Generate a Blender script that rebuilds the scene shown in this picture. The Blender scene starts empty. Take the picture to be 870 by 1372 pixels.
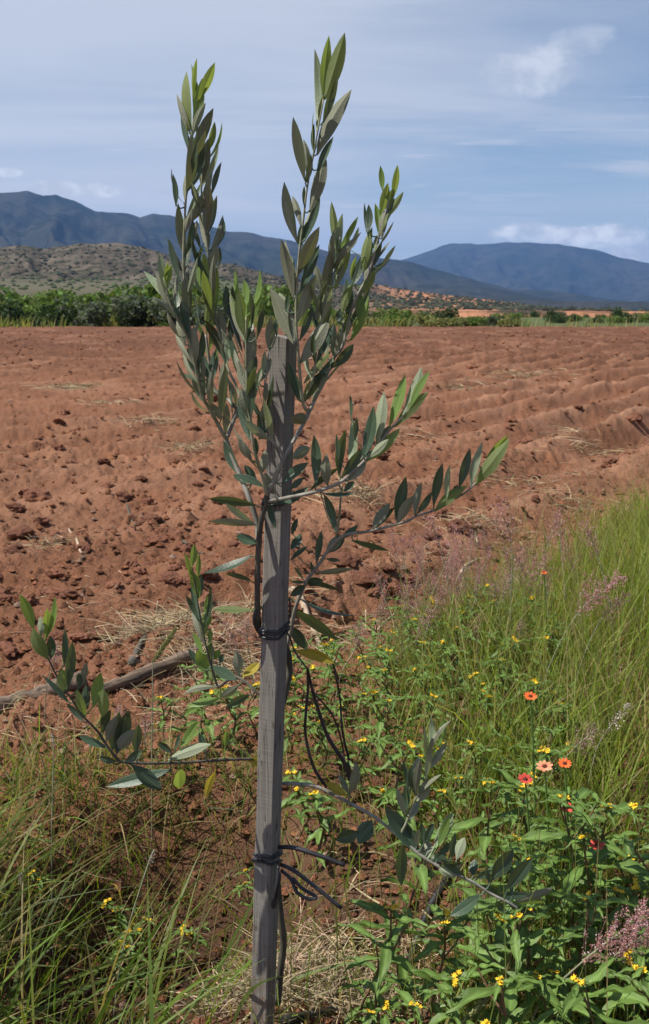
import bpy, math, random
import numpy as np
from mathutils import Vector, Matrix

# ------------------------------------------------------------------ camera, sky, sun, exposure
SC = bpy.context.scene
COL = SC.collection
F = 1400.0                       # focal length in pixels of the 870 x 1372 photograph
PITCH = math.atan(278.0 / F)
EYE = 1.15
CP, SP = math.cos(PITCH), math.sin(PITCH)
cam_d = bpy.data.cameras.new("camera")
cam = bpy.data.objects.new("camera", cam_d)
COL.objects.link(cam)
cam.location = (0, 0, EYE)
cam.rotation_euler = (math.pi / 2 - PITCH, 0, 0)
cam_d.sensor_fit = 'VERTICAL'
cam_d.sensor_height = 23.6
cam_d.lens = 23.6 * F / 1372.0
cam_d.clip_start = 0.05
cam_d.clip_end = 60000
cam_d.dof.use_dof = True
cam_d.dof.focus_distance = 1.5
cam_d.dof.aperture_fstop = 13
SC.camera = cam

SUN_AZ, SUN_EL = math.radians(-98), math.radians(57)
SUN = Vector((math.cos(SUN_EL) * math.sin(SUN_AZ), math.cos(SUN_EL) * math.cos(SUN_AZ), math.sin(SUN_EL)))
sd = bpy.data.lights.new("sun", 'SUN')
sd.energy = 5.0
sd.angle = math.radians(0.5)
sd.color = (1.0, 0.95, 0.87)
so = bpy.data.objects.new("sun", sd)
so.rotation_euler = SUN.to_track_quat('Z', 'Y').to_euler()
so.location = (-30, 0, 60)
COL.objects.link(so)

SC.view_settings.view_transform = 'Standard'
SC.view_settings.look = 'None'
SC.view_settings.gamma = 1
SC.view_settings.exposure = 0.50
SC.cycles.max_bounces = 8
SC.cycles.transparent_max_bounces = 8
SC.cycles.volume_bounces = 0
SC.cycles.use_denoising = True

W = bpy.data.worlds.new("World")
SC.world = W
W.use_nodes = True


class NT:
    """small helper to wire shader nodes"""
    def __init__(self, tree):
        self.t = tree
        self.n = tree.nodes
        self.l = tree.links

    def new(self, typ, **kw):
        nd = self.n.new(typ)
        for k, v in kw.items():
            setattr(nd, k, v)
        return nd

    def put(self, sock, v):
        if isinstance(v, bpy.types.NodeSocket):
            self.l.new(v, sock)
        elif v is not None:
            sock.default_value = v

    def math(self, op, a, b=None, c=None, clamp=False):
        nd = self.new('ShaderNodeMath', operation=op, use_clamp=clamp)
        self.put(nd.inputs[0], a)
        if b is not None: self.put(nd.inputs[1], b)
        if c is not None: self.put(nd.inputs[2], c)
        return nd.outputs[0]

    def mix(self, f, a, b, blend='MIX'):
        nd = self.new('ShaderNodeMix', data_type='RGBA', blend_type=blend)
        self.put(nd.inputs[0], f)
        self.put(nd.inputs[6], a)
        self.put(nd.inputs[7], b)
        return nd.outputs[2]

    def noise(self, vec, scale, detail=4, rough=0.5, dist=0.0):
        nd = self.new('ShaderNodeTexNoise')
        if vec is not None: self.put(nd.inputs['Vector'], vec)
        nd.inputs['Scale'].default_value = scale
        nd.inputs['Detail'].default_value = detail
        nd.inputs['Roughness'].default_value = rough
        nd.inputs['Distortion'].default_value = dist
        return nd.outputs[0]

    def ramp(self, v, lo, hi, smooth=True):
        nd = self.new('ShaderNodeMapRange', interpolation_type='SMOOTHSTEP' if smooth else 'LINEAR')
        self.put(nd.inputs[0], v)
        nd.inputs[1].default_value = lo
        nd.inputs[2].default_value = hi
        return nd.outputs[0]

    def mapping(self, vec, scale=(1, 1, 1), rot=(0, 0, 0), loc=(0, 0, 0)):
        nd = self.new('ShaderNodeMapping')
        self.put(nd.inputs[0], vec)
        nd.inputs['Location'].default_value = loc
        nd.inputs['Rotation'].default_value = rot
        nd.inputs['Scale'].default_value = scale
        return nd.outputs[0]


def rgb(r, g, b):
    return (r, g, b, 1.0)


def build_world():
    T = NT(W.node_tree)
    T.n.clear()
    out = T.new('ShaderNodeOutputWorld')
    bg = T.new('ShaderNodeBackground')
    bg.inputs[1].default_value = 0.072
    sky = T.new('ShaderNodeTexSky', sky_type='NISHITA')
    sky.sun_disc = False
    sky.sun_elevation = SUN_EL
    sky.sun_rotation = SUN_AZ % (2 * math.pi)
    sky.altitude = 1500
    sky.air_density = 1.05
    sky.dust_density = 0.3
    sky.ozone_density = 3.0
    tc = T.new('ShaderNodeTexCoord')
    d = tc.outputs['Generated']
    sep = T.new('ShaderNodeSeparateXYZ')
    T.put(sep.inputs[0], d)
    x, y, z = sep.outputs
    zz = T.math('ADD', T.math('MAXIMUM', z, 0.0), 0.10)
    qx = T.math('DIVIDE', x, zz)
    qy = T.math('DIVIDE', y, zz)
    cmb = T.new('ShaderNodeCombineXYZ')
    T.put(cmb.inputs[0], qx); T.put(cmb.inputs[1], qy)
    q = cmb.outputs[0]
    # high veil, stretched into streaks, broken by larger gaps of blue
    m1 = T.mapping(q, scale=(0.55, 1.3, 1), rot=(0, 0, math.radians(-14)), loc=(3.1, 1.7, 0))
    veil = T.noise(m1, 0.9, 7, 0.55, 0.6)
    gaps = T.noise(T.mapping(q, scale=(0.5, 0.34, 1), loc=(7.75, 2.2, 0)), 0.75, 2, 0.4)
    wisp = T.noise(T.mapping(q, scale=(0.8, 2.6, 1), rot=(0, 0, math.radians(9)), loc=(0.4, 9.3, 0)), 1.1, 9, 0.6, 0.9)
    side = T.ramp(qx, 1.6, -0.9)                      # the veil thickens towards the west
    dens = T.math('ADD', T.math('MULTIPLY', veil, 0.85), T.math('MULTIPLY', gaps, 0.42))
    dens = T.math('ADD', dens, T.math('MULTIPLY', side, 0.30))
    dens = T.math('MULTIPLY', T.ramp(dens, 0.52, 1.04), T.math('ADD', 0.35, T.math('MULTIPLY', T.ramp(z, 0.8, 0.25), 0.65)))
    wsp = T.math('MULTIPLY', T.ramp(wisp, 0.50, 0.70), T.math('ADD', 0.6, T.math('MULTIPLY', side, 0.25)))
    dens = T.math('MAXIMUM', T.math('MULTIPLY', dens, 0.86), wsp)
    hz = T.ramp(z, 0.22, 0.0)
    dens = T.math('ADD', dens, T.math('MULTIPLY', hz, 0.32), clamp=True)
    col = T.mix(dens, sky.outputs[0], rgb(6.6, 7.0, 7.9))
    # small cumulus heads resting on the ranges
    def puffs(col, az, el, wa, we, seed, gain):
        cx, cy, cz = math.sin(az) * math.cos(el), math.cos(az) * math.cos(el), math.sin(el)
        dx = T.math('DIVIDE', T.math('SUBTRACT', x, cx), wa)
        dz = T.math('DIVIDE', T.math('SUBTRACT', z, cz), we)
        r2 = T.math('ADD', T.math('MULTIPLY', dx, dx), T.math('MULTIPLY', dz, dz))
        fwd = T.math('GREATER_THAN', y, 0.2)
        msk = T.math('MULTIPLY', T.ramp(r2, 1.0, 0.0), fwd)
        n = T.noise(T.mapping(d, scale=(1, 1, 2.0), loc=(seed, 0, 0)), 34, 6, 0.62, 0.3)
        a = T.ramp(T.math('ADD', T.math('MULTIPLY', msk, 0.55), T.math('SUBTRACT', n, 0.5)), 0.2, 0.62)
        lit = T.noise(T.mapping(d, loc=(seed, 0.02, 0.015)), 30, 4, 0.6)
        cc = T.mix(T.ramp(lit, 0.35, 0.65), rgb(6.4, 6.7, 7.4), rgb(11.5, 11.5, 11.6))
        return T.mix(T.math('MULTIPLY', a, gain), col, cc)
    for az, el, wa, we, seed, gain in CLOUDS:
        col = puffs(col, az, el, wa, we, seed, gain)
    T.put(bg.inputs[0], col)
    T.l.new(bg.outputs[0], out.inputs[0])


def ray(px, py):
    """world direction through a pixel of the photograph"""
    cx, cy = (px - 435.0) / F, (686.0 - py) / F
    return (cx, CP + cy * SP, -SP + cy * CP)


def P(px, py, dist):
    r = ray(px, py)
    t = dist / r[1]
    return Vector((r[0] * t, dist, EYE + r[2] * t))


def G(px, py, h=0.0):
    r = ray(px, py)
    t = (h - EYE) / r[2]
    return (r[0] * t, r[1] * t)


def px_m(px, py, dist):
    """metres per pixel at that distance"""
    return dist / ray(px, py)[1] / F


def azel(px, py):
    r = ray(px, py)
    return math.atan2(r[0], r[1]), r[2] / math.hypot(r[0], r[1])


CLOUDS = []
for (cx_, cy_, wpx, hpx, seed, gain) in [(70, 254, 52, 17, 1.3, .85), (130, 256, 40, 13, 4.1, .7), (10, 231, 30, 9, 6.2, .55),
                                         (800, 318, 95, 24, 2.7, 1), (705, 314, 75, 20, 8.9, .9), (865, 333, 75, 24, 5.5, 1),
                                         (708, 95, 80, 44, 3.3, .36), (780, 55, 60, 26, 7.7, .22)]:
    a_, e_ = azel(cx_, cy_)
    CLOUDS.append((a_, math.atan(e_), wpx / F, hpx / F, seed, gain))
build_world()

# ------------------------------------------------------------------ helpers
rnd = random.Random(7)
rng = np.random.default_rng(11)


def tag(o, label=None, cat=None, group=None, kind=None):
    if label: o['label'] = label
    if cat: o['category'] = cat
    if group: o['group'] = group
    if kind: o['kind'] = kind
    return o


def empty(name, loc=(0, 0, 0), label=None, cat=None, group=None, rz=0.0):
    o = bpy.data.objects.new(name, None)
    o.empty_display_size = 0.1
    o.location = loc
    o.rotation_euler = (0, 0, rz)
    COL.objects.link(o)
    return tag(o, label, cat, group)


def link(name, me, parent=None):
    o = bpy.data.objects.new(name, me)
    COL.objects.link(o)
    if parent: o.parent = parent
    return o


def mesh_np(name, V, Q, mat, smooth=True, col=None, tri=False):
    """mesh from numpy verts (n,3) and faces (m,4) or (m,3)"""
    V = np.ascontiguousarray(V, dtype=np.float32); Q = np.ascontiguousarray(Q, dtype=np.int32)
    k = Q.shape[1]
    me = bpy.data.meshes.new(name)
    me.vertices.add(len(V)); me.vertices.foreach_set('co', V.ravel())
    me.loops.add(Q.size); me.loops.foreach_set('vertex_index', Q.ravel())
    me.polygons.add(len(Q))
    me.polygons.foreach_set('loop_start', np.arange(0, Q.size, k, dtype=np.int32))
    me.polygons.foreach_set('use_smooth', np.full(len(Q), smooth, dtype=bool))
    me.update(calc_edges=True)
    if col is not None:
        at = me.color_attributes.new('Col', 'FLOAT_COLOR', 'POINT')
        c = np.ones((len(V), 4), dtype=np.float32); c[:, :3] = col
        at.data.foreach_set('color', c.ravel())
    if mat: me.materials.append(mat)
    return me


def copy_tree(o, parent=None):
    c = o.copy(); COL.objects.link(c)
    if parent:
        c.parent = parent
    for ch in o.children:
        copy_tree(ch, c)
    return c


# numpy noise
def _h(ix, iy, seed):
    n = (ix.astype(np.int64) * 374761393 + iy.astype(np.int64) * 668265263 + seed * 1442695041) & 0xffffffff
    n = ((n ^ (n >> 13)) * 1274126177) & 0xffffffff
    n = n ^ (n >> 16)
    return (n & 0xffffff).astype(np.float64) / 0xffffff


def vnoise(x, y, seed=0):
    ix, iy = np.floor(x), np.floor(y)
    fx, fy = x - ix, y - iy
    ux, uy = fx * fx * fx * (fx * (fx * 6 - 15) + 10), fy * fy * fy * (fy * (fy * 6 - 15) + 10)
    a, b = _h(ix, iy, seed), _h(ix + 1, iy, seed)
    c, d = _h(ix, iy + 1, seed), _h(ix + 1, iy + 1, seed)
    return ((a + (b - a) * ux) * (1 - uy) + (c + (d - c) * ux) * uy) * 2 - 1


def fbm(x, y, octv, seed=0, gain=0.5):
    s, a, n = 0, 1.0, 0
    for i in range(octv):
        s = s + a * vnoise(x, y, seed + i * 17); n += a
        x, y = x * 1.63 - y * 1.21 + 5.2, x * 1.21 + y * 1.63 - 3.1
        a *= gain
    return s / n


def ridged(x, y, octv, seed=0):
    s, a, n = 0, 1.0, 0
    for i in range(octv):
        s = s + a * (1 - np.abs(vnoise(x, y, seed + i * 31))); n += a
        x, y = x * 2.05 + 1.7, y * 2.05 - 4.4
        a *= 0.5
    return s / n


def bumps(x, y, cell, seed, prob, r0, r1):
    """half buried lumps of many sizes"""
    x, y = x + cell * .22 * vnoise(x / cell * 2.3, y / cell * 2.3, seed + 21), y + cell * .22 * vnoise(x / cell * 2.3 + 9, y / cell * 2.3, seed + 22)
    gx, gy = np.floor(x / cell), np.floor(y / cell)
    best = np.zeros_like(x)
    for dx in (-1, 0, 1):
        for dy in (-1, 0, 1):
            cx, cy = gx + dx, gy + dy
            on = _h(cx, cy, seed + 3) < prob
            r = (r0 + (r1 - r0) * _h(cx, cy, seed + 5) ** 2)
            px = (cx + 0.15 + 0.7 * _h(cx, cy, seed + 7)) * cell
            py = (cy + 0.15 + 0.7 * _h(cx, cy, seed + 9)) * cell
            ang = _h(cx, cy, seed + 13) * 3.14
            ex, ey = x - px, y - py
            ca, sa = np.cos(ang), np.sin(ang)
            d2 = ((ex * ca + ey * sa) / r) ** 2 + ((-ex * sa + ey * ca) / (r * 0.72)) ** 2
            hgt = np.where(on, r * 0.85 * np.sqrt(np.clip(1 - d2, 0, 1)), 0)
            best = np.maximum(best, hgt)
    return best


def sstep(a, b, x):
    t = np.clip((x - a) / (b - a), 0, 1)
    return t * t * (3 - 2 * t)


# ------------------------------------------------------------------ materials
def mat_base(name):
    m = bpy.data.materials.new(name)
    m.use_nodes = True
    T = NT(m.node_tree)
    b = T.n['Principled BSDF']
    return m, T, b


def mat_soil():
    m, T, b = mat_base("red_soil")
    geo = T.new('ShaderNodeNewGeometry')
    pos = geo.outputs['Position']
    at = T.new('ShaderNodeAttribute', attribute_name='Col')
    n1 = T.noise(pos, 2.2, 6, 0.6)
    n2 = T.noise(pos, 38, 5, 0.65)
    n3 = T.noise(pos, 190, 3, 0.6)
    c = at.outputs['Color']
    c = T.mix(T.ramp(n1, 0.3, 0.7), T.mix(0.32, c, T.mix(1.0, c, rgb(0.4, 0.35, 0.35), 'MULTIPLY')), c)
    c = T.mix(T.math('MULTIPLY', T.ramp(n2, 0.50, 0.78), 0.38), c, T.mix(1.0, c, rgb(1.35, 1.5, 1.75), 'MULTIPLY'))
    c = T.mix(T.math('MULTIPLY', T.ramp(n3, 0.62, 0.8), 0.25), c, T.mix(1.0, c, rgb(1.6, 2.1, 2.8), 'MULTIPLY'))
    T.put(b.inputs['Base Color'], c)
    b.inputs['Roughness'].default_value = 0.95
    b.inputs['Specular IOR Level'].default_value = 0.15
    bp = T.new('ShaderNodeBump')
    bp.inputs['Strength'].default_value = 1.0
    bp.inputs['Distance'].default_value = 0.022
    T.put(bp.inputs['Height'], T.math('ADD', T.math('MULTIPLY', n2, 1.2), T.math('MULTIPLY', n3, 0.5)))
    T.l.new(bp.outputs[0], b.inputs['Normal'])
    return m


def mat_attr(name, rough=0.8, transl=0.0, tint=(1, 1, 1), spec=0.3, noise=None):
    """colour from the mesh's own colour attribute (which blade, which stalk), optional translucency"""
    m, T, b = mat_base(name)
    at = T.new('ShaderNodeAttribute', attribute_name='Col')
    c = at.outputs['Color']
    if noise:
        geo = T.new('ShaderNodeNewGeometry')
        n = T.noise(geo.outputs['Position'], noise, 3, 0.6)
        c = T.mix(T.ramp(n, 0.3, 0.7), T.mix(0.35, c, rgb(0.02, 0.02, 0.015)), c)
    T.put(b.inputs['Base Color'], c)
    b.inputs['Roughness'].default_value = rough
    b.inputs['Specular IOR Level'].default_value = spec
    if transl:
        tr = T.new('ShaderNodeBsdfTranslucent')
        T.put(tr.inputs[0], T.mix(1.0, c, rgb(*tint), 'MULTIPLY'))
        mx = T.new('ShaderNodeMixShader')
        mx.inputs[0].default_value = transl
        T.l.new(b.outputs[0], mx.inputs[1]); T.l.new(tr.outputs[0], mx.inputs[2])
        T.l.new(mx.outputs[0], T.n['Material Output'].inputs[0])
    return m


def mat_leaf(name, top, under, through, transl=0.3, rough=0.42, spec=0.4, vein=None):
    """a two-sided leaf: upper face, paler lower face, light coming through"""
    m, T, b = mat_base(name)
    geo = T.new('ShaderNodeNewGeometry')
    oi = T.new('ShaderNodeObjectInfo')
    n = T.noise(geo.outputs['Position'], 60, 4, 0.6)
    n2 = T.noise(geo.outputs['Position'], 420, 2, 0.5)
    var = T.math('ADD', T.math('MULTIPLY', oi.outputs['Random'], 0.7), T.math('MULTIPLY', n, 0.5))
    tp = T.mix(T.ramp(var, 0.2, 1.0, False), rgb(*[v * 0.72 for v in top]), rgb(*[v * 1.35 for v in top]))
    un = T.mix(T.ramp(var, 0.2, 1.0, False), rgb(*[v * 0.75 for v in under]), rgb(*[v * 1.3 for v in under]))
    un = T.mix(T.math('MULTIPLY', T.ramp(n2, 0.5, 0.7), 0.25), un, rgb(*[v * 1.5 for v in under]))
    at = T.new('ShaderNodeAttribute', attribute_name='Col')     # red channel marks the midrib and rim
    rib = T.new('ShaderNodeSeparateColor')
    T.put(rib.inputs[0], at.outputs['Color'])
    ribv = T.math('MULTIPLY', rib.outputs[0], 0.55)
    tp = T.mix(ribv, tp, rgb(*(vein or [min(1, v * 2.6 + .03) for v in top])))
    un = T.mix(ribv, un, rgb(*[min(1, v * 1.7) for v in under]))
    c = T.mix(geo.outputs['Backfacing'], tp, un)
    T.put(b.inputs['Base Color'], c)
    rr = T.math('ADD', T.math('MULTIPLY', geo.outputs['Backfacing'], 0.3), rough)
    T.put(b.inputs['Roughness'], rr)
    b.inputs['Specular IOR Level'].default_value = spec
    tr = T.new('ShaderNodeBsdfTranslucent')
    tr.inputs[0].default_value = rgb(*through)
    mx = T.new('ShaderNodeMixShader')
    mx.inputs[0].default_value = transl
    T.l.new(b.outputs[0], mx.inputs[1]); T.l.new(tr.outputs[0], mx.inputs[2])
    T.l.new(mx.outputs[0], T.n['Material Output'].inputs[0])
    bp = T.new('ShaderNodeBump')
    bp.inputs['Strength'].default_value = 0.25
    bp.inputs['Distance'].default_value = 0.002
    T.put(bp.inputs['Height'], n2)
    T.l.new(bp.outputs[0], b.inputs['Normal'])
    return m


def mat_plain(name, c1, c2, scale, rough=0.8, spec=0.25, bump=0.0, stretch=(1, 1, 1), detail=5):
    m, T, b = mat_base(name)
    tc = T.new('ShaderNodeTexCoord')
    v = T.mapping(tc.outputs['Object'], scale=stretch)
    n = T.noise(v, scale, detail, 0.6)
    c = T.mix(T.ramp(n, 0.32, 0.68), rgb(*c1), rgb(*c2))
    T.put(b.inputs['Base Color'], c)
    b.inputs['Roughness'].default_value = rough
    b.inputs['Specular IOR Level'].default_value = spec
    if bump:
        bp = T.new('ShaderNodeBump')
        bp.inputs['Strength'].default_value = 0.8
        bp.inputs['Distance'].default_value = bump
        T.put(bp.inputs['Height'], n)
        T.l.new(bp.outputs[0], b.inputs['Normal'])
    return m


def mat_stake():
    m, T, b = mat_base("weathered_wood")
    tc = T.new('ShaderNodeTexCoord')
    o = tc.outputs['Object']
    g = T.noise(T.mapping(o, scale=(260, 260, 5)), 1.0, 6, 0.65, 0.4)      # grain along the length
    saw = T.noise(T.mapping(o, scale=(14, 14, 330)), 1.0, 3, 0.6)           # cross saw marks
    st = T.noise(T.mapping(o, scale=(30, 30, 9)), 1.0, 4, 0.6)
    c = T.mix(T.ramp(g, 0.3, 0.7), rgb(0.158, 0.145, 0.126), rgb(0.236, 0.220, 0.196))
    c = T.mix(T.math('MULTIPLY', T.ramp(saw, 0.45, 0.7), 0.45), c, rgb(0.16, 0.145, 0.135))
    c = T.mix(T.math('MULTIPLY', T.ramp(st, 0.52, 0.75), 0.5), c, rgb(0.29, 0.27, 0.245))
    ck = T.noise(T.mapping(o, scale=(120, 120, 3.2), loc=(3, 1, 0)), 1.0, 2, 0.5, 0.8)
    ck = T.ramp(T.math('ABSOLUTE', T.math('SUBTRACT', ck, 0.5)), 0.018, 0.0)
    c = T.mix(T.math('MULTIPLY', ck, 0.75), c, rgb(0.035, 0.03, 0.026))
    kn = T.noise(T.mapping(o, scale=(40, 40, 22), loc=(7, 2, 1)), 1.0, 2, 0.4)
    c = T.mix(T.math('MULTIPLY', T.ramp(kn, 0.70, 0.76), 0.7), c, rgb(0.07, 0.055, 0.045))
    sz = T.new('ShaderNodeSeparateXYZ')
    T.put(sz.inputs[0], o)
    sp = T.math('MULTIPLY', T.ramp(sz.outputs[2], 0.32, 0.06), T.ramp(T.noise(o, 90, 4, 0.7), 0.42, 0.6))
    c = T.mix(T.math('MULTIPLY', sp, 0.55), c, rgb(0.17, 0.085, 0.05))
    T.put(b.inputs['Base Color'], c)
    b.inputs['Roughness'].default_value = 0.9
    b.inputs['Specular IOR Level'].default_value = 0.15
    bp = T.new('ShaderNodeBump')
    bp.inputs['Strength'].default_value = 0.45
    bp.inputs['Distance'].default_value = 0.0012
    T.put(bp.inputs['Height'], T.math('ADD', g, T.math('MULTIPLY', saw, 0.8)))
    T.l.new(bp.outputs[0], b.inputs['Normal'])
    return m


def mat_far(name, ramp_cols, scales, bumpd, bare=None):
    m, T, b = mat_base(name)
    geo = T.new('ShaderNodeNewGeometry')
    pos = geo.outputs['Position']
    n1 = T.noise(pos, scales[0], 6, 0.62)
    n2 = T.noise(pos, scales[1], 5, 0.7)
    c = T.mix(T.ramp(n1, 0.36, 0.64), rgb(*ramp_cols[0]), rgb(*ramp_cols[1]))
    c = T.mix(T.ramp(n2, 0.5, 0.62), c, rgb(*ramp_cols[2]))
    if bare:                                 # eroded bare earth on the eastern flank
        sp = T.new('ShaderNodeSeparateXYZ')
        T.put(sp.inputs[0], pos)
        n3 = T.noise(T.mapping(pos, scale=(1, 1, 9)), 0.012, 5, 0.6)
        k = T.math('MULTIPLY', T.ramp(T.math('SUBTRACT', sp.outputs[0], T.math('MULTIPLY', sp.outputs[1], 0.045)), -25, 60), T.ramp(n3, 0.36, 0.52))
        c = T.mix(k, c, T.mix(T.ramp(n1, 0.35, 0.65), rgb(*bare), rgb(*[v * 1.25 for v in bare])))
    T.put(b.inputs['Base Color'], c)
    b.inputs['Roughness'].default_value = 1.0
    b.inputs['Specular IOR Level'].default_value = 0.0
    bp = T.new('ShaderNodeBump')
    bp.inputs['Strength'].default_value = 1.0
    bp.inputs['Distance'].default_value = bumpd
    T.put(bp.inputs['Height'], n2)
    T.l.new(bp.outputs[0], b.inputs['Normal'])
    return m


M_SOIL = mat_soil()
M_STAKE = mat_stake()
M_GRASS = mat_attr("grass_blade", 0.55, 0.42, (1.5, 1.5, 0.6), 0.3)
M_STRAW = mat_attr("dry_straw", 0.85, 0.1, (1, 0.9, 0.7), 0.2)
M_BUSH = mat_attr("shrub_leaf", 0.7, 0.28, (1.3, 1.4, 0.7), 0.2)
M_SCRUB = mat_attr("far_scrub", 0.9, 0.0, (1, 1, 1), 0.1)
M_TOP = {'t': mat_leaf("olive_leaf", (0.046, 0.076, 0.044), (0.20, 0.21, 0.145), (0.15, 0.18, 0.04), 0.2, 0.43, 0.42),
         'y': mat_leaf("young_olive_leaf", (0.115, 0.185, 0.045), (0.150, 0.185, 0.075), (0.34, 0.44, 0.06), 0.36, 0.45, 0.35),
         'p': mat_leaf("pale_olive_leaf", (0.20, 0.25, 0.15), (0.23, 0.26, 0.17), (0.35, 0.42, 0.15), 0.25, 0.45, 0.4),
         'k': mat_leaf("yellowing_leaf", (0.30, 0.24, 0.035), (0.26, 0.22, 0.05), (0.5, 0.4, 0.04), 0.3, 0.5, 0.3)}
M_WEED = mat_leaf("weed_leaf", (0.090, 0.150, 0.030), (0.115, 0.165, 0.055), (0.22, 0.36, 0.05), 0.26, 0.5, 0.35)
M_BARK = mat_plain("olive_bark", (0.16, 0.15, 0.12), (0.30, 0.285, 0.24), 60, 0.8, 0.25, 0.0012, (1, 1, 0.4))
M_TWIG = mat_plain("young_twig", (0.17, 0.175, 0.10), (0.30, 0.30, 0.20), 80, 0.65, 0.3)
M_DARKBARK = mat_plain("dark_bark", (0.055, 0.05, 0.04), (0.12, 0.11, 0.085), 70, 0.85, 0.2, 0.001, (1, 1, 0.3))
M_BLACK = mat_plain("black_plastic_tie", (0.012, 0.012, 0.014), (0.035, 0.035, 0.042), 50, 0.42, 0.45)
M_HOSE = mat_plain("black_hose", (0.012, 0.012, 0.013), (0.03, 0.028, 0.027), 30, 0.5, 0.4)


def mat_log():
    m, T, b = mat_base("dead_wood")
    geo = T.new('ShaderNodeNewGeometry')
    r_ = T.mapping(geo.outputs['Position'], rot=(0, 0, math.radians(-41)))
    v = T.mapping(r_, scale=(5, 95, 95))
    n = T.noise(v, 1.0, 6, 0.65, 0.5)
    k = T.noise(T.mapping(r_, scale=(9, 30, 30)), 1.0, 3, 0.6)
    c = T.mix(T.ramp(n, 0.3, 0.68), rgb(0.05, 0.035, 0.025), rgb(0.225, 0.158, 0.108))
    c = T.mix(T.math('MULTIPLY', T.ramp(k, 0.5, 0.7), 0.4), c, rgb(0.22, 0.165, 0.125))
    T.put(b.inputs['Base Color'], c)
    b.inputs['Roughness'].default_value = 0.95
    bp = T.new('ShaderNodeBump')
    bp.inputs['Strength'].default_value = 1.0
    bp.inputs['Distance'].default_value = 0.006
    T.put(bp.inputs['Height'], n)
    T.l.new(bp.outputs[0], b.inputs['Normal'])
    return m


M_LOG = mat_log()
M_PALEWOOD = mat_plain("pale_stick", (0.30, 0.22, 0.15), (0.48, 0.38, 0.28), 40, 0.85, 0.2, 0.002)
M_STEM = mat_plain("weed_stem", (0.10, 0.085, 0.035), (0.17, 0.08, 0.045), 20, 0.7, 0.25)
M_YELLOW = mat_plain("yellow_petal", (0.62, 0.36, 0.012), (0.72, 0.50, 0.03), 90, 0.6, 0.25)
M_ORANGE = mat_plain("orange_petal", (0.56, 0.085, 0.018), (0.66, 0.14, 0.03), 60, 0.6, 0.25)
M_SALMON = mat_plain("salmon_petal", (0.55, 0.17, 0.085), (0.64, 0.28, 0.16), 60, 0.6, 0.25)
M_RED = mat_plain("red_petal", (0.40, 0.035, 0.024), (0.50, 0.075, 0.05), 60, 0.6, 0.25)
M_DISC = mat_plain("flower_disc", (0.05, 0.012, 0.01), (0.14, 0.04, 0.015), 300, 0.8, 0.2)
M_PINK = mat_attr("grass_panicle", 0.7, 0.3, (1.2, 1.0, 1.0), 0.3)
M_HILL = mat_far("scrub_hill", ((0.062, 0.052, 0.040), (0.125, 0.102, 0.078), (0.036, 0.040, 0.024)), (0.012, 0.05), 4.0, (0.36, 0.17, 0.095))
M_RANGE = mat_far("mountain_scrub", ((0.024, 0.030, 0.022), (0.046, 0.042, 0.034), (0.015, 0.020, 0.015)), (0.0016, 0.006), 30.0)
# ------------------------------------------------------------------ the land
ROW = math.radians(57)
RU = (math.cos(ROW), math.sin(ROW))         # along the furrows
RN = (-math.sin(ROW), math.cos(ROW))        # across them, away from the verge
VERGE = 1.72                                # where the grass verge meets the ploughed field
FIELD_END = 54.0


def across(x, y):
    return x * RN[0] + y * RN[1]


def along(x, y):
    return x * RU[0] + y * RU[1]


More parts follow.
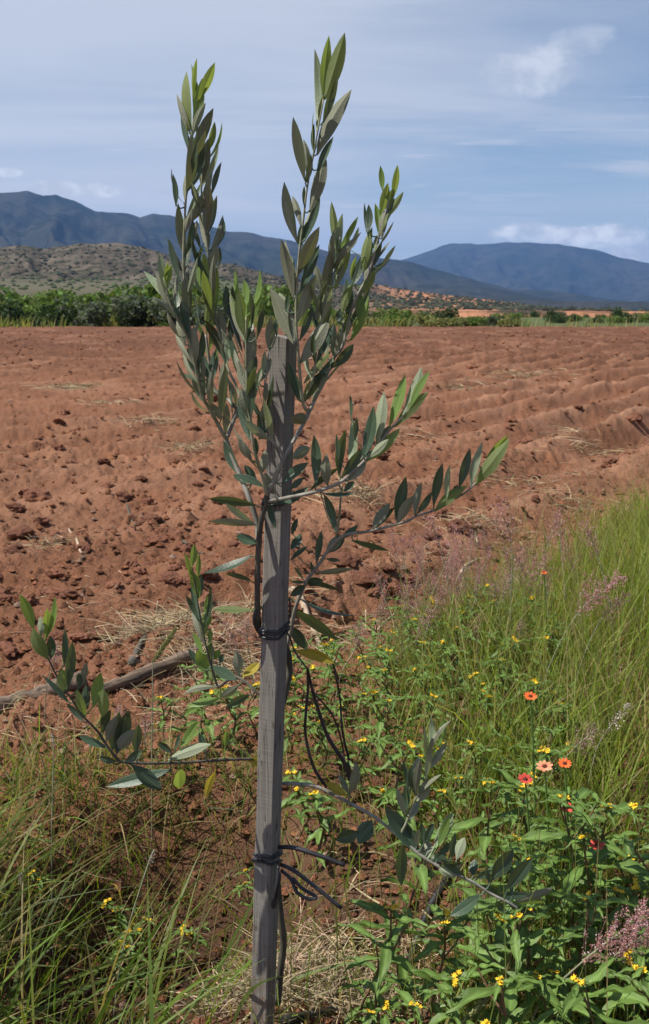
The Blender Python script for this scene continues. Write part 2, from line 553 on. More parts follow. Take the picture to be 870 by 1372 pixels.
def land(x, y, detail=True):
    """height of the ground"""
    r = np.hypot(x, y)
    s, a = across(x, y), along(x, y)
    wob = 0.16 * vnoise(x * 0.45, y * 0.45, 4) + 0.06 * vnoise(x * 1.9, y * 1.9, 5)
    ph = (s + wob - 2.98) / 0.76
    tri = 1 - 2 * np.abs(ph - np.round(ph)) * 1.0
    crest = sstep(0.05, 1.0, tri) ** 1.5
    amp = 0.14 * (0.55 + 0.45 * vnoise(x * 0.22 + 4, y * 0.22, 6)) + 0.03
    amp = amp * (0.42 + 0.58 * sstep(-0.35, 0.25, x / np.maximum(y, 0.5)))
    amp = amp * (0.6 + 0.8 * sstep(-.5, .5, vnoise(x * 0.8 + 9, y * 0.8, 16)))
    amp = amp * (1 - 0.6 * sstep(14, 40, r))
    fld = sstep(VERGE - 0.15, VERGE + 0.45, s)
    z = fld * amp * (crest - 0.4)
    z = z + 0.045 * fbm(x * 0.7, y * 0.7, 3, 21) * (0.5 + 0.5 * fld)
    # verge: gentle bank, and the hollow dug round the young tree
    px_, py_ = (x + 0.35) / 0.29, (y - 1.92) / 0.33
    z = z - 0.27 * np.exp(-(px_ ** 2 + py_ ** 2) ** 2.2)
    qx, qy = (x - 0.13) / 0.16, (y - 1.72) / 0.16
    z = z - 0.08 * np.exp(-(qx ** 2 + qy ** 2) ** 1.5)
    mx, my = (x + 0.08) / 0.13, (y - 1.40) / 0.13
    z = z + 0.07 * np.exp(-(mx ** 2 + my ** 2))
    bx, by = (x + 0.42) / 0.5, (y - 2.36) / 0.14
    z = z + 0.05 * np.exp(-(bx ** 2 + by ** 2))
    if detail:
        near = 1 + .6 * sstep(12, 30, r) - 1.6 * sstep(50, 62, r)
        rough = (0.35 + 0.65 * fld)
        z = z + rough * near * (0.046 * fbm(x * 3.1, y * 3.1, 6, 31, 0.68) + 0.026 * ridged(x * 9, y * 9, 4, 41) + 0.010 * ridged(x * 31, y * 31, 3, 46) - 0.012)
        b1 = bumps(x, y, 0.20, 51, 0.42, 0.014, 0.060)
        b2 = bumps(x, y, 0.085, 61, 0.75, 0.008, 0.036)
        b3 = bumps(x, y, 0.034, 71, 0.75, 0.004, 0.014)
        z = z + rough * near * np.maximum(np.maximum(b1 * 0.9, b2), b3)
        z = z - 0.02 * near * rough * np.clip(-fbm(x * 5.5, y * 5.5, 2, 81) - 0.35, 0, 1) * 3
    # beyond the field the land drops into the valley on the right and climbs on the left
    az = np.arctan2(x, y)
    right = sstep(-0.10, 0.06, az)
    z = z - right * (31 * sstep(70, 900, r)) - (1 - right) * (0.3 * sstep(60, 90, r) - 22 * sstep(90, 1000, r) + 47 * sstep(2600, 7000, r))
    z = z + 0.6 * fbm(x * 0.02, y * 0.02, 3, 91) * sstep(70, 200, r)
    z = z + 9 * ridged(x * 0.0016, y * 0.0016, 4, 95) * sstep(700, 2500, r) * right * (1 - sstep(5500, 8000, r))
    return z


def H(x, y):
    return float(land(np.array([x], float), np.array([y], float))[0])


def build_ground():
    a_f = np.radians(np.arange(-27, 27.001, 0.1))
    a_c1 = np.radians(np.arange(27, 333.01, 3.0))[1:-1]
    ang = np.concatenate([a_f, a_c1])
    rr = [0.25, 0.5, 0.75, 0.95, 1.1]
    r = 1.15
    while r < 6: rr.append(r); r *= 1.0031
    while r < 9: rr.append(r); r *= 1.0044
    while r < 62: rr.append(r); r *= 1.0092
    while r < 16500: rr.append(r); r *= 1.05
    rr = np.array(rr)
    R, A = np.meshgrid(rr, ang, indexing='ij')
    X, Y = R * np.sin(A), R * np.cos(A)
    Z = land(X.ravel(), Y.ravel()).reshape(X.shape)
    nr, na = X.shape
    V = np.stack([X, Y, Z], -1).reshape(-1, 3)
    V = np.vstack([V, [[0, 0, float(land(np.array([0.]), np.array([0.]))[0])]]])
    i = np.arange(nr - 1)[:, None] * na + np.arange(na)[None, :]
    j = np.arange(nr - 1)[:, None] * na + (np.arange(na)[None, :] + 1) % na
    Q = np.stack([i, i + na, j + na, j], -1).reshape(-1, 4)
    # centre fan as degenerate-free quads: two triangles shared through the pole
    c = len(V) - 1
    k = np.arange(0, na, 2)
    fan = np.stack([np.full(len(k), c), k, (k + 1) % na, (k + 2) % na], -1)
    if na % 2: fan = fan[:-1]
    Q = np.vstack([Q, fan])
    # soil colours
    x, y, r = V[:, 0], V[:, 1], np.hypot(V[:, 0], V[:, 1])
    s = across(x, y)
    n = fbm(x * 0.5, y * 0.5, 4, 3)[:, None]
    n2 = fbm(x * 2.4, y * 2.4, 3, 8)[:, None]
    red = np.array([[0.258, 0.117, 0.063]]) * (1 + 0.22 * n + 0.12 * n2)
    dry = np.array([[0.40, 0.215, 0.130]])
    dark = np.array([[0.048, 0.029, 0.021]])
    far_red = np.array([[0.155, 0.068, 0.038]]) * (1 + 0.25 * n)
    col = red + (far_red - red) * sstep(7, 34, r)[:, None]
    col = col + (dry - col) * (0.35 * sstep(0.1, 0.5, fbm(x * 0.9, y * 0.9, 3, 13)))[:, None]
    crest_ = sstep(0.45, 1.0, 1 - 2 * np.abs((s + 0.16 * vnoise(x * 0.45, y * 0.45, 4) - 2.98) / 0.76 - np.round((s + 0.16 * vnoise(x * 0.45, y * 0.45, 4) - 2.98) / 0.76)))
    dcr = crest_ * sstep(VERGE, VERGE + .4, s) * sstep(30, 9, r) * (.35 + .5 * fbm(x * 1.7, y * 1.7, 3, 19)) * (.35 + .65 * sstep(-.25, .3, x / np.maximum(y, .5)))      # the tops dry out first
    col = col + (dry - col) * np.clip(dcr * 1.5, 0, .75)[:, None]
    damp_shade = np.exp(-(((x + 0.33) / 0.34) ** 2 + ((y - 1.90) / 0.36) ** 2) ** 2) * 0.96 * (.8 + .2 * n2[:, 0])  # moist soil, darkened much further to paint the shade in the hollow
    litter = (1 - sstep(VERGE - 0.7, VERGE + 0.1, s)) * (0.5 + 0.3 * n[:, 0]) * (r < 60)
    col = col + (np.array([[0.13, 0.085, 0.05]]) - col) * np.clip(litter, 0, 0.75)[:, None]
    col = col + (dark - col) * damp_shade[:, None]
    # scrub plain beyond: olive drab with bare pink earth in patches
    beyond = sstep(FIELD_END, FIELD_END + 6, y) + (r > 70)
    beyond = np.clip(beyond, 0, 1)[:, None]
    pn = fbm(x * 0.006, y * 0.006, 4, 23)[:, None]
    pn2 = fbm(x * 0.0022 + 3, y * 0.0009, 4, 29)[:, None]
    green = np.array([[0.085, 0.105, 0.040]]) * (1 + 0.35 * pn)
    bare = np.array([[0.42, 0.22, 0.135]])
    dkg = np.array([[0.050, 0.066, 0.038]])
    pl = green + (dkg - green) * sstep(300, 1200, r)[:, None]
    pl = pl + (bare - pl) * (sstep(-0.03, 0.12, pn2[:, 0]) * sstep(500, 900, r) * 0.85)[:, None]
    west = (sstep(-.06, -.14, np.arctan2(x, y)) * sstep(170, 330, r))[:, None]        # dry scrub slope at the foot of the hill
    pl = pl + (np.array([[0.095, 0.082, 0.052]]) * (1 + .4 * pn) - pl) * west * .85
    col = col + (pl - col) * beyond
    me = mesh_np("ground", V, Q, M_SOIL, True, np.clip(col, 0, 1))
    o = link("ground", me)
    tag(o, kind='structure')


build_ground()


def relief(name, mat, prof, rf, rc, rb, z0, gul, seed, nr=46, step=0.12, spread=44, label=None):
    """a hill or range: real ground rising from its foot to a crest line and down the far side"""
    pa = sorted(azel(*p) for p in prof)
    az0 = np.array([p[0] for p in pa]); te0 = np.array([p[1] for p in pa])
    az = np.radians(np.arange(-spread, spread + .01, step))
    te = np.interp(az, az0, te0)
    te = te + 0.0010 * fbm(az * 90, az * 0 + seed, 4, seed) * np.clip(te / 0.03, 0, 1)
    te = te * sstep(math.radians(spread), math.radians(spread - 9), np.abs(az))
    t = np.concatenate([np.linspace(0, 1, nr), 1 + np.linspace(0, 1, 14)[1:]])
    Tm, A = np.meshgrid(t, az, indexing='ij')
    TE = np.broadcast_to(te, Tm.shape)
    rcv = rc * (1 + 0.06 * np.sin(A * 9 + seed))
    R = np.where(Tm <= 1, rf + (rcv - rf) * Tm, rcv + (rb - rcv) * (Tm - 1))
    zc = EYE + rcv * TE
    up = np.clip(Tm, 0, 1)
    shp = 0.25 * up + 0.75 * up ** 1.5
    g1 = ridged(A * gul + 0.35 * np.sin(up * 5 + A * 30), up * 1.6 + seed, 5, seed) - 0.62
    g2 = fbm(A * gul * 2.7, up * 6, 4, seed + 9)
    z = z0 + (zc - z0) * (shp + (0.85 * g1 + 0.20 * g2) * up * (1 - up) * 1.9)
    cap = EYE + R * TE * (0.35 + 0.64 * up)
    z = np.where((Tm < 1), np.minimum(z, np.maximum(cap, z0)), z)
    dn = np.clip(Tm - 1, 0, 1)
    z = np.where(Tm > 1, zc + (z0 - 40 - zc) * sstep(0, 1, dn), z)
    z = np.where(Tm == 0, z0 - 25, z)
    X, Y = R * np.sin(A), R * np.cos(A)
    V = np.stack([X, Y, z], -1).reshape(-1, 3)
    n0, n1 = X.shape
    i = np.arange(n0 - 1)[:, None] * n1 + np.arange(n1 - 1)[None, :]
    Q = np.stack([i, i + 1, i + n1 + 1, i + n1], -1).reshape(-1, 4)
    o = link(name, mesh_np(name, V, Q, mat, True))
    tag(o, kind='structure')
    return X, Y, z, Tm


HILL_P = [(-500, 360), (-300, 345), (-150, 325), (-60, 335), (0, 331), (30, 329), (60, 333), (100, 327), (150, 325), (185, 330), (215, 338), (250, 351),
          (285, 352), (310, 354), (340, 361), (375, 371), (410, 379), (450, 382), (500, 380), (530, 386), (570, 392), (620, 398), (680, 405), (760, 416), (900, 430)]
hill = relief("hill", M_HILL, HILL_P, 520, 1250, 2100, -2, 16, 5, nr=60, step=0.08)
RANGE_P = [(-600, 330), (-300, 300), (-120, 275), (-40, 262), (0, 258), (38, 256), (58, 263), (75, 261), (100, 269), (128, 283), (150, 285), (170, 286), (188, 291),
           (205, 287), (230, 289), (262, 298), (300, 309), (330, 311), (352, 316), (390, 322), (420, 331), (445, 339), (460, 341), (476, 339), (490, 343), (520, 347),
           (545, 349), (580, 360), (640, 376), (720, 396), (800, 410), (1000, 430)]
relief("mountain_range", M_RANGE, RANGE_P, 3300, 6200, 9000, 10, 19, 15, nr=64)
MOUNT_P = [(330, 405), (430, 385), (490, 362), (520, 352), (545, 347), (570, 338), (590, 330), (605, 326), (640, 327), (680, 325), (722, 326), (762, 329),
           (800, 335), (830, 345), (870, 352), (930, 364), (1050, 372), (1300, 395), (1500, 405)]
relief("mountain", M_RANGE, MOUNT_P, 8200, 12200, 15600, -30, 20, 27, nr=64)
FOOT_P = [(380, 420), (500, 408), (560, 402), (600, 400), (640, 394), (680, 389), (725, 388), (770, 393), (800, 399), (850, 404), (950, 400), (1200, 405)]
relief("foothill", M_RANGE, FOOT_P, 5200, 6600, 7900, -31, 22, 33, nr=34)


# low-poly scrub scattered over the hill and the plain, thousands of dark dots
def scrub(name, pts, sizes, cols):
    base = np.array([(0, 0, 0.9), (.9, 0, .25), (.28, .85, .3), (-.72, .5, .25), (-.72, -.5, .28), (.28, -.85, .22), (0, 0, -.3)])
    fs = np.array([(0, 1, 2), (0, 2, 3), (0, 3, 4), (0, 4, 5), (0, 5, 1), (6, 2, 1), (6, 3, 2), (6, 4, 3), (6, 5, 4), (6, 1, 5)])
    n = len(pts)
    jit = 1 + rng.uniform(-.35, .35, (n, 7, 1))
    V = (base[None] * jit * sizes[:, None, None] * np.array([1, 1, .8])) + pts[:, None, :]
    Q = (fs[None] + (np.arange(n) * 7)[:, None, None]).reshape(-1, 3)
    C = np.repeat(cols, 7, 0)
    o = link(name, mesh_np(name, V.reshape(-1, 3), Q, M_SCRUB, False, C))
    tag(o, kind='stuff')


hx, hy, hz, ht = [v.ravel() for v in hill]
ok = np.where((ht > 0.06) & (ht < 1.0) & (np.abs(np.arctan2(hx, hy)) < 0.6))[0]
pk = rng.choice(ok, 11000)
pp = np.stack([hx[pk], hy[pk], hz[pk]], -1) + rng.uniform(-9, 9, (11000, 3)) * np.array([1, 1, 0.0])
scrub("hill_scrub", pp, 0.8 + 2.4 * rng.random(11000) ** 2, np.array([[0.040, 0.044, 0.027]]) * rng.uniform(.5, 1.6, (11000, 1)))
n_ = 5200
az_ = rng.uniform(-0.6, 0.62, n_); r_ = np.exp(rng.uniform(math.log(420), math.log(5200), n_))
xx, yy = r_ * np.sin(az_), r_ * np.cos(az_)
scrub("plain_scrub", np.stack([xx, yy, land(xx, yy, False)], -1), (0.9 + r_ * 0.0011) * rng.uniform(.5, 1.4, n_),
      np.array([[0.055, 0.072, 0.034]]) * rng.uniform(.5, 1.5, (n_, 1)))

# houses of the far villages: small white and tan blocks, one object each
def house_mesh(w, d, h, mw):
    V = np.array([(-w, -d, -3), (w, -d, -3), (w, d, -3), (-w, d, -3), (-w, -d, h), (w, -d, h), (w, d, h), (-w, d, h), (-w, 0, h * 1.35), (w, 0, h * 1.35)], float)
    me = bpy.data.meshes.new("house")
    me.from_pydata([tuple(v) for v in V], [], [(0, 1, 5, 4), (1, 2, 6, 9, 5), (2, 3, 7, 6), (3, 0, 4, 8, 7), (4, 5, 9, 8), (6, 7, 8, 9)])
    me.materials.append(mw)
    return me


M_HW = mat_plain("house_wall", (0.62, 0.60, 0.56), (0.74, 0.72, 0.68), 0.3, 0.9)
M_HT = mat_plain("house_tan", (0.45, 0.36, 0.28), (0.55, 0.45, 0.35), 0.3, 0.9)
hm = [house_mesh(5, 3.5, 4, M_HW), house_mesh(8, 4, 5, M_HW), house_mesh(5, 4, 4, M_HT)]
for zone, (x0, x1, y0, y1, n) in {"hillside": (560, 650, 398, 405, 16), "plain": (690, 865, 401, 411, 22)}.items():
    for k in range(n):
        px, py = rnd.uniform(x0, x1), rnd.uniform(y0, y1)
        rr = ray(px, py)
        hr = math.hypot(rr[0], rr[1])
        best = None
        for q in range(60):                      # walk out along the sight line until it meets the land
            dist = 900 * 1.035 ** q
            x, y = rr[0] / hr * dist, rr[1] / hr * dist
            zt = float(land(np.array([x]), np.array([y]), False)[0])
            if EYE + rr[2] / hr * dist < zt + 1: best = (x, y, zt, dist); break
        if best is None: best = (x, y, zt, dist)
        x, y, zt, dist = best
        o = link("house", hm[rnd.choice([0, 0, 1, 2])])
        o.location = (x, y, zt)
        o.rotation_euler = (0, 0, rnd.uniform(-.6, .6))
        sc = rnd.uniform(.9, 1.6) * max(0.9, dist / 2600)
        o.scale = (sc, sc, sc)
        tag(o, "tiny pale house of the village on the bare far hillside" if zone == "hillside" else "tiny white house far out on the valley plain",
            "house", "houses of the hillside village" if zone == "hillside" else "houses out on the plain")


# ------------------------------------------------------------------ shrubs along the far edge of the field
def shrub_proto(name, seed, h, wid, col, n=900, fine=0.15):
    r2 = np.random.default_rng(seed)
    nb = 12
    cen = np.stack([r2.normal(0, wid * .33, nb), r2.normal(0, wid * .33, nb), r2.uniform(.16, .70, nb) * h], -1)
    rad = r2.uniform(.24, .40, nb) * min(h, wid)
    b = r2.integers(0, nb, n)
    d = r2.normal(size=(n, 3)); d /= np.linalg.norm(d, axis=1)[:, None]
    p = cen[b] + d * (rad[b] * r2.uniform(.35, 1.08, n) ** .6)[:, None]
    p[:, 2] = np.abs(p[:, 2] - .05) + .05
    u = r2.normal(size=(n, 3)); u /= np.linalg.norm(u, axis=1)[:, None]
    v = np.cross(u, r2.normal(size=(n, 3))); v /= np.linalg.norm(v, axis=1)[:, None]
    s = (fine * r2.uniform(.5, 1.4, n))[:, None]
    V = np.stack([p - u * s, p + v * s * .5, p + u * s, p - v * s * .5], 1).reshape(-1, 3)
    Q = np.arange(4 * n).reshape(n, 4)
    C = np.repeat(np.array([col]) * r2.uniform(.55, 1.5, (n, 1)) * (1 + r2.uniform(-.15, .15, (n, 3))), 4, 0)
    crown = mesh_np("crown", V, Q, M_BUSH, False, np.clip(C, 0, 1))
    tv, tf = [], []
    for k in range(4):
        c = cen[k % nb]
        tube_into(tv, tf, [(0, 0, -.1), (c[0] * .3, c[1] * .3, c[2] * .4), (c[0], c[1], c[2] + .1)], [.05 * wid * .5 + .02, .035, .012], 5)
    tm = bpy.data.meshes.new("trunk")
    tm.from_pydata(tv, [], tf); tm.materials.append(M_DARKBARK)
    e = empty(name)
    link("crown", crown, e); link("trunk", tm, e)
    return e


def tube_into(V, Fc, pts, rad, sides=6, cap=True):
    pts = [Vector(p) for p in pts]
    base = len(V)
    prev = None
    for i, p in enumerate(pts):
        t = (pts[min(i + 1, len(pts) - 1)] - pts[max(i - 1, 0)])
        t = t.normalized() if t.length > 1e-9 else Vector((0, 0, 1))
        if prev is None:
            a = t.orthogonal().normalized()
        else:
            a = (prev - t * prev.dot(t))
            a = a.normalized() if a.length > 1e-6 else t.orthogonal().normalized()
        prev = a
        b = t.cross(a)
        for k in range(sides):
            th = 2 * math.pi * k / sides
            V.append(tuple(p + (a * math.cos(th) + b * math.sin(th)) * rad[i]))
    for i in range(len(pts) - 1):
        for k in range(sides):
            k2 = (k + 1) % sides
            Fc.append((base + i * sides + k, base + i * sides + k2, base + (i + 1) * sides + k2, base + (i + 1) * sides + k))
    if cap:
        Fc.append(tuple(base + k for k in reversed(range(sides))))
        Fc.append(tuple(base + (len(pts) - 1) * sides + k for k in range(sides)))


def smooth_path(pts, n=4):
    """Catmull-Rom through points (tuples of any length)"""
    pts = [np.array(p, float) for p in pts]
    if len(pts) < 3: return pts
    ext = [2 * pts[0] - pts[1]] + pts + [2 * pts[-1] - pts[-2]]
    out = []
    for i in range(1, len(ext) - 2):
        p0, p1, p2, p3 = ext[i - 1:i + 3]
        for k in range(n):
            t = k / n
            out.append(0.5 * ((2 * p1) + (p2 - p0) * t + (2 * p0 - 5 * p1 + 4 * p2 - p3) * t * t + (3 * p1 - p0 - 3 * p2 + p3) * t ** 3))
    out.append(pts[-1])
    return out


def tube_obj(name, pts, rad, mat, parent=None, sides=7, sm=True):
    V, Fc = [], []
    tube_into(V, Fc, pts, rad, sides)
    me = bpy.data.meshes.new(name)
    me.from_pydata(V, [], Fc)
    me.polygons.foreach_set('use_smooth', [sm] * len(me.polygons))
    me.materials.append(mat)
    return link(name, me, parent)


KINDS = [("bright green", 1.9, 2.6, (0.105, 0.152, 0.036)), ("dark green", 2.2, 2.4, (0.040, 0.066, 0.026)),
         ("grey green", 1.8, 2.3, (0.085, 0.105, 0.070)), ("yellowish green", 1.3, 2.2, (0.19, 0.19, 0.07))]
protos = {}
used = set()
for k, (nm, h, w, c) in enumerate(KINDS):
    protos[k] = [shrub_proto("shrub", 40 + k * 3 + j, h, w, c, 1100) for j in range(2)]


def place_shrub(kind, px, dist, sc, zone, label=None):
    pr = protos[kind][rnd.randint(0, 1)]
    key = pr.name
    o = pr if key not in used else copy_tree(pr)
    used.add(key)
    p = P(px, 440, dist)
    o.location = (p.x, dist, H(p.x, dist) - 0.05)
    o.rotation_euler = (0, 0, rnd.uniform(0, 6.28))
    o.scale = (sc * rnd.uniform(.9, 1.25), sc * rnd.uniform(.9, 1.25), sc * rnd.uniform(.85, 1.1))
    if label: return tag(o, label, "shrub", "shrubs standing out in front of the scrub belt")
    tag(o, "%s shrub in the scrub belt behind the %s of the ploughed field" % (KINDS[kind][0], zone), "shrub",
        "%s shrubs behind the %s of the field" % (KINDS[kind][0], zone))


# left end: tall thick belt
for px in range(-120, 330, 15):
    place_shrub(rnd.choice([0, 0, 0, 0, 3, 3]), px + rnd.uniform(-12, 12), rnd.uniform(68, 80), rnd.uniform(.75, 1.4), "left end")
for px in range(-110, 330, 26):
    place_shrub(rnd.choice([0, 0, 2, 3, 3]), px + rnd.uniform(-12, 12), rnd.uniform(58, 64), rnd.uniform(.55, .85), "left end")
for px, k, s, lb in [(8, 1, .8, "dark rounded shrub at the left edge of the photo in front of the scrub belt"), (75, 1, .7, "dark low shrub between the leftmost dark shrub and the grey green one"),
                     (130, 2, .95, "grey green bush before the belt, midway between left edge and olive crown"), (205, 2, 1.0, "large grey green bush in front of the belt just left of the olive crown"),
                     (245, 2, .8, "grey green bush partly hidden behind the left shoots of the olive"), (170, 1, .8, "dark shrub between the two grey green bushes left of the olive")]:
    place_shrub(k, px, 56.5 + rnd.uniform(0, 1.5), s, "left end", lb)
for px in range(-130, 420, 13):
    place_shrub(rnd.choice([0, 0, 0, 3]), px + rnd.uniform(-9, 9), rnd.uniform(88, 135), rnd.uniform(1.15, 1.8), "left end")
# middle and right: lower, with the valley showing over them
for px in range(400, 690, 15):
    place_shrub(rnd.choice([0, 0, 1, 2, 3]), px + rnd.uniform(-9, 9), rnd.uniform(60, 76), rnd.uniform(.36, .62) * (1 if px < 600 else .75), "middle")
for px in range(480, 700, 22):
    place_shrub(rnd.choice([2, 3, 3, 0]), px + rnd.uniform(-9, 9), rnd.uniform(55.5, 58), rnd.uniform(.32, .55), "middle")
for px in range(735, 1010, 21):
    place_shrub(rnd.choice([1, 1, 2, 0]), px + rnd.uniform(-9, 9), rnd.uniform(60, 72), rnd.uniform(.26, .42), "right end")
for px in range(690, 1000, 45):
    place_shrub(rnd.choice([3, 0, 2]), px + rnd.uniform(-9, 9), rnd.uniform(72, 90), rnd.uniform(.3, .5), "right end")
for px in list(range(690, 1000, 24)):
    place_shrub(rnd.choice([1, 1, 2]), px + rnd.uniform(-12, 12), rnd.uniform(110, 230), rnd.uniform(.7, 1.1), "right end")
for prs in protos.values():
    for pr in prs:
        if pr.name not in used:
            for ch in list(pr.children): bpy.data.objects.remove(ch)
            bpy.data.objects.remove(pr)


# ------------------------------------------------------------------ ribbons: grass blades and straw
def ribbons(base, dirs, L, Wd, bend, segs, col, face=None, tip=0.05, tipcol=None):
    n = len(base)
    t = np.linspace(0, 1, segs + 1)
    cen = base[:, None, :] + dirs[:, None, :] * (L[:, None, None] * t[None, :, None]) + bend[:, None, :] * (t ** 2)[None, :, None]
    side = np.cross(dirs, rng.normal(size=(n, 3)) if face is None else face)
    side /= np.linalg.norm(side, axis=1)[:, None] + 1e-9
    w = (Wd[:, None] * (np.maximum(1 - t ** 2.2, tip))[None, :])[:, :, None] * 0.5
    Lf, Rt = cen - side[:, None, :] * w, cen + side[:, None, :] * w
    V = np.stack([Lf, Rt], 2).reshape(n, (segs + 1) * 2, 3)
    k = np.arange(segs)
    q = np.stack([2 * k, 2 * k + 1, 2 * k + 3, 2 * k + 2], -1)
    Q = (q[None] + (np.arange(n) * (segs + 1) * 2)[:, None, None]).reshape(-1, 4)
    C = np.repeat(col[:, None, :], (segs + 1) * 2, 1)
    if tipcol is not None:
        tt = np.repeat(t, 2)[None, :, None] ** 2
        C = C + (tipcol[:, None, :] - C) * tt
    return V.reshape(-1, 3), Q, np.clip(C, 0, 1).reshape(-1, 3)


def stuff(name, parts, mat):
    off, Vs, Qs, Cs = 0, [], [], []
    for V, Q, C in parts:
        Vs.append(V); Qs.append(Q + off); Cs.append(C); off += len(V)
    o = link(name, mesh_np(name, np.vstack(Vs), np.vstack(Qs), mat, True, np.vstack(Cs)))
    tag(o, kind='stuff')
    return o


# rank dry grass along the far edge of the field
n_ = 9000
px_ = rng.uniform(-140, 1010, n_)
yd = rng.uniform(54.0, 57.5, n_)
xd = (px_ - 435) / F * yd / .98
cl = vnoise(xd * .35, yd * .35, 44)
k_ = rng.random(n_) < np.clip(.15 + cl * 1.3, 0, 1) * np.where(px_ > 700, .12, 1)
xd, yd = xd[k_], yd[k_]; n_ = len(xd)
th = rng.uniform(0, 6.28, n_)
dr = np.stack([np.cos(th) * .25, np.sin(th) * .25, np.ones(n_)], -1); dr /= np.linalg.norm(dr, axis=1)[:, None]
cc = np.where(rng.random((n_, 1)) < .45, np.array([[.30, .27, .12]]), np.array([[.15, .20, .06]])) * rng.uniform(.6, 1.3, (n_, 1))
stuff("edge_grass", [ribbons(np.stack([xd, yd, land(xd, yd) - .03], -1), dr, rng.uniform(.25, .85, n_), rng.uniform(.03, .07, n_), dr * 0 + np.array([[.1, 0, -.1]]), 2, cc)], M_GRASS)
# ------------------------------------------------------------------ the stake
SD = 1.40                                   # distance of the stake from the camera


def stake_axis(z):
    top, bot = P(380, 450, SD), P(351, 1400, SD)
    t = (z - bot.z) / (top.z - bot.z)
    return bot.lerp(top, t)


def build_stake():
    S = 0.0278
    rot = math.radians(-27.5)
    ztop = P(380, 451, SD).z
    zs = np.linspace(-0.22, ztop, 60)
    V, Fc = [], []
    ch = 0.0016                              # worn corners
    h = S / 2
    sec = [(-h + ch, -h), (0, -h), (h - ch, -h), (h, -h + ch), (h, 0), (h, h - ch), (h - ch, h), (0, h), (-h + ch, h), (-h, h - ch), (-h, 0), (-h, -h + ch)]
    ns = len(sec)
    for i, z in enumerate(zs):
        c = stake_axis(z)
        for k, (x, y) in enumerate(sec):
            w = 1 + 0.035 * float(vnoise(np.array([z * 9.]), np.array([k * .7]), 3)[0]) + 0.012 * float(vnoise(np.array([z * 60.]), np.array([k * 2.]), 8)[0])
            xx, yy = x * w, y * w
            X = xx * math.cos(rot) - yy * math.sin(rot); Y = xx * math.sin(rot) + yy * math.cos(rot)
            dz = 0.0
            if i == len(zs) - 1: dz = -0.002 * (x / h) + 0.0008 * math.sin(k * 2.1)
            V.append((c.x + X, c.y + Y, z + dz))
    for i in range(len(zs) - 1):
        for k in range(ns):
            k2 = (k + 1) % ns
            Fc.append((i * ns + k, i * ns + k2, (i + 1) * ns + k2, (i + 1) * ns + k))
    Fc.append(tuple((len(zs) - 1) * ns + k for k in range(ns)))
    Fc.append(tuple(reversed(range(ns))))
    me = bpy.data.meshes.new("wooden_stake")
    me.from_pydata(V, [], Fc)
    me.materials.append(M_STAKE)
    o = link("wooden_stake", me)
    tag(o, "weathered grey square wooden stake driven in beside the young olive tree", "stake")
    return o


build_stake()

# ------------------------------------------------------------------ the young olive tree
tree = empty("olive_tree", (P(376, 1330, 1.45).x, 1.45, 0), "young olive sapling with grey green leaves tied to the wooden stake", "tree")
TREE_INV = Matrix.Translation(-Vector(tree.location))


def local(o):
    o.data.transform(TREE_INV)


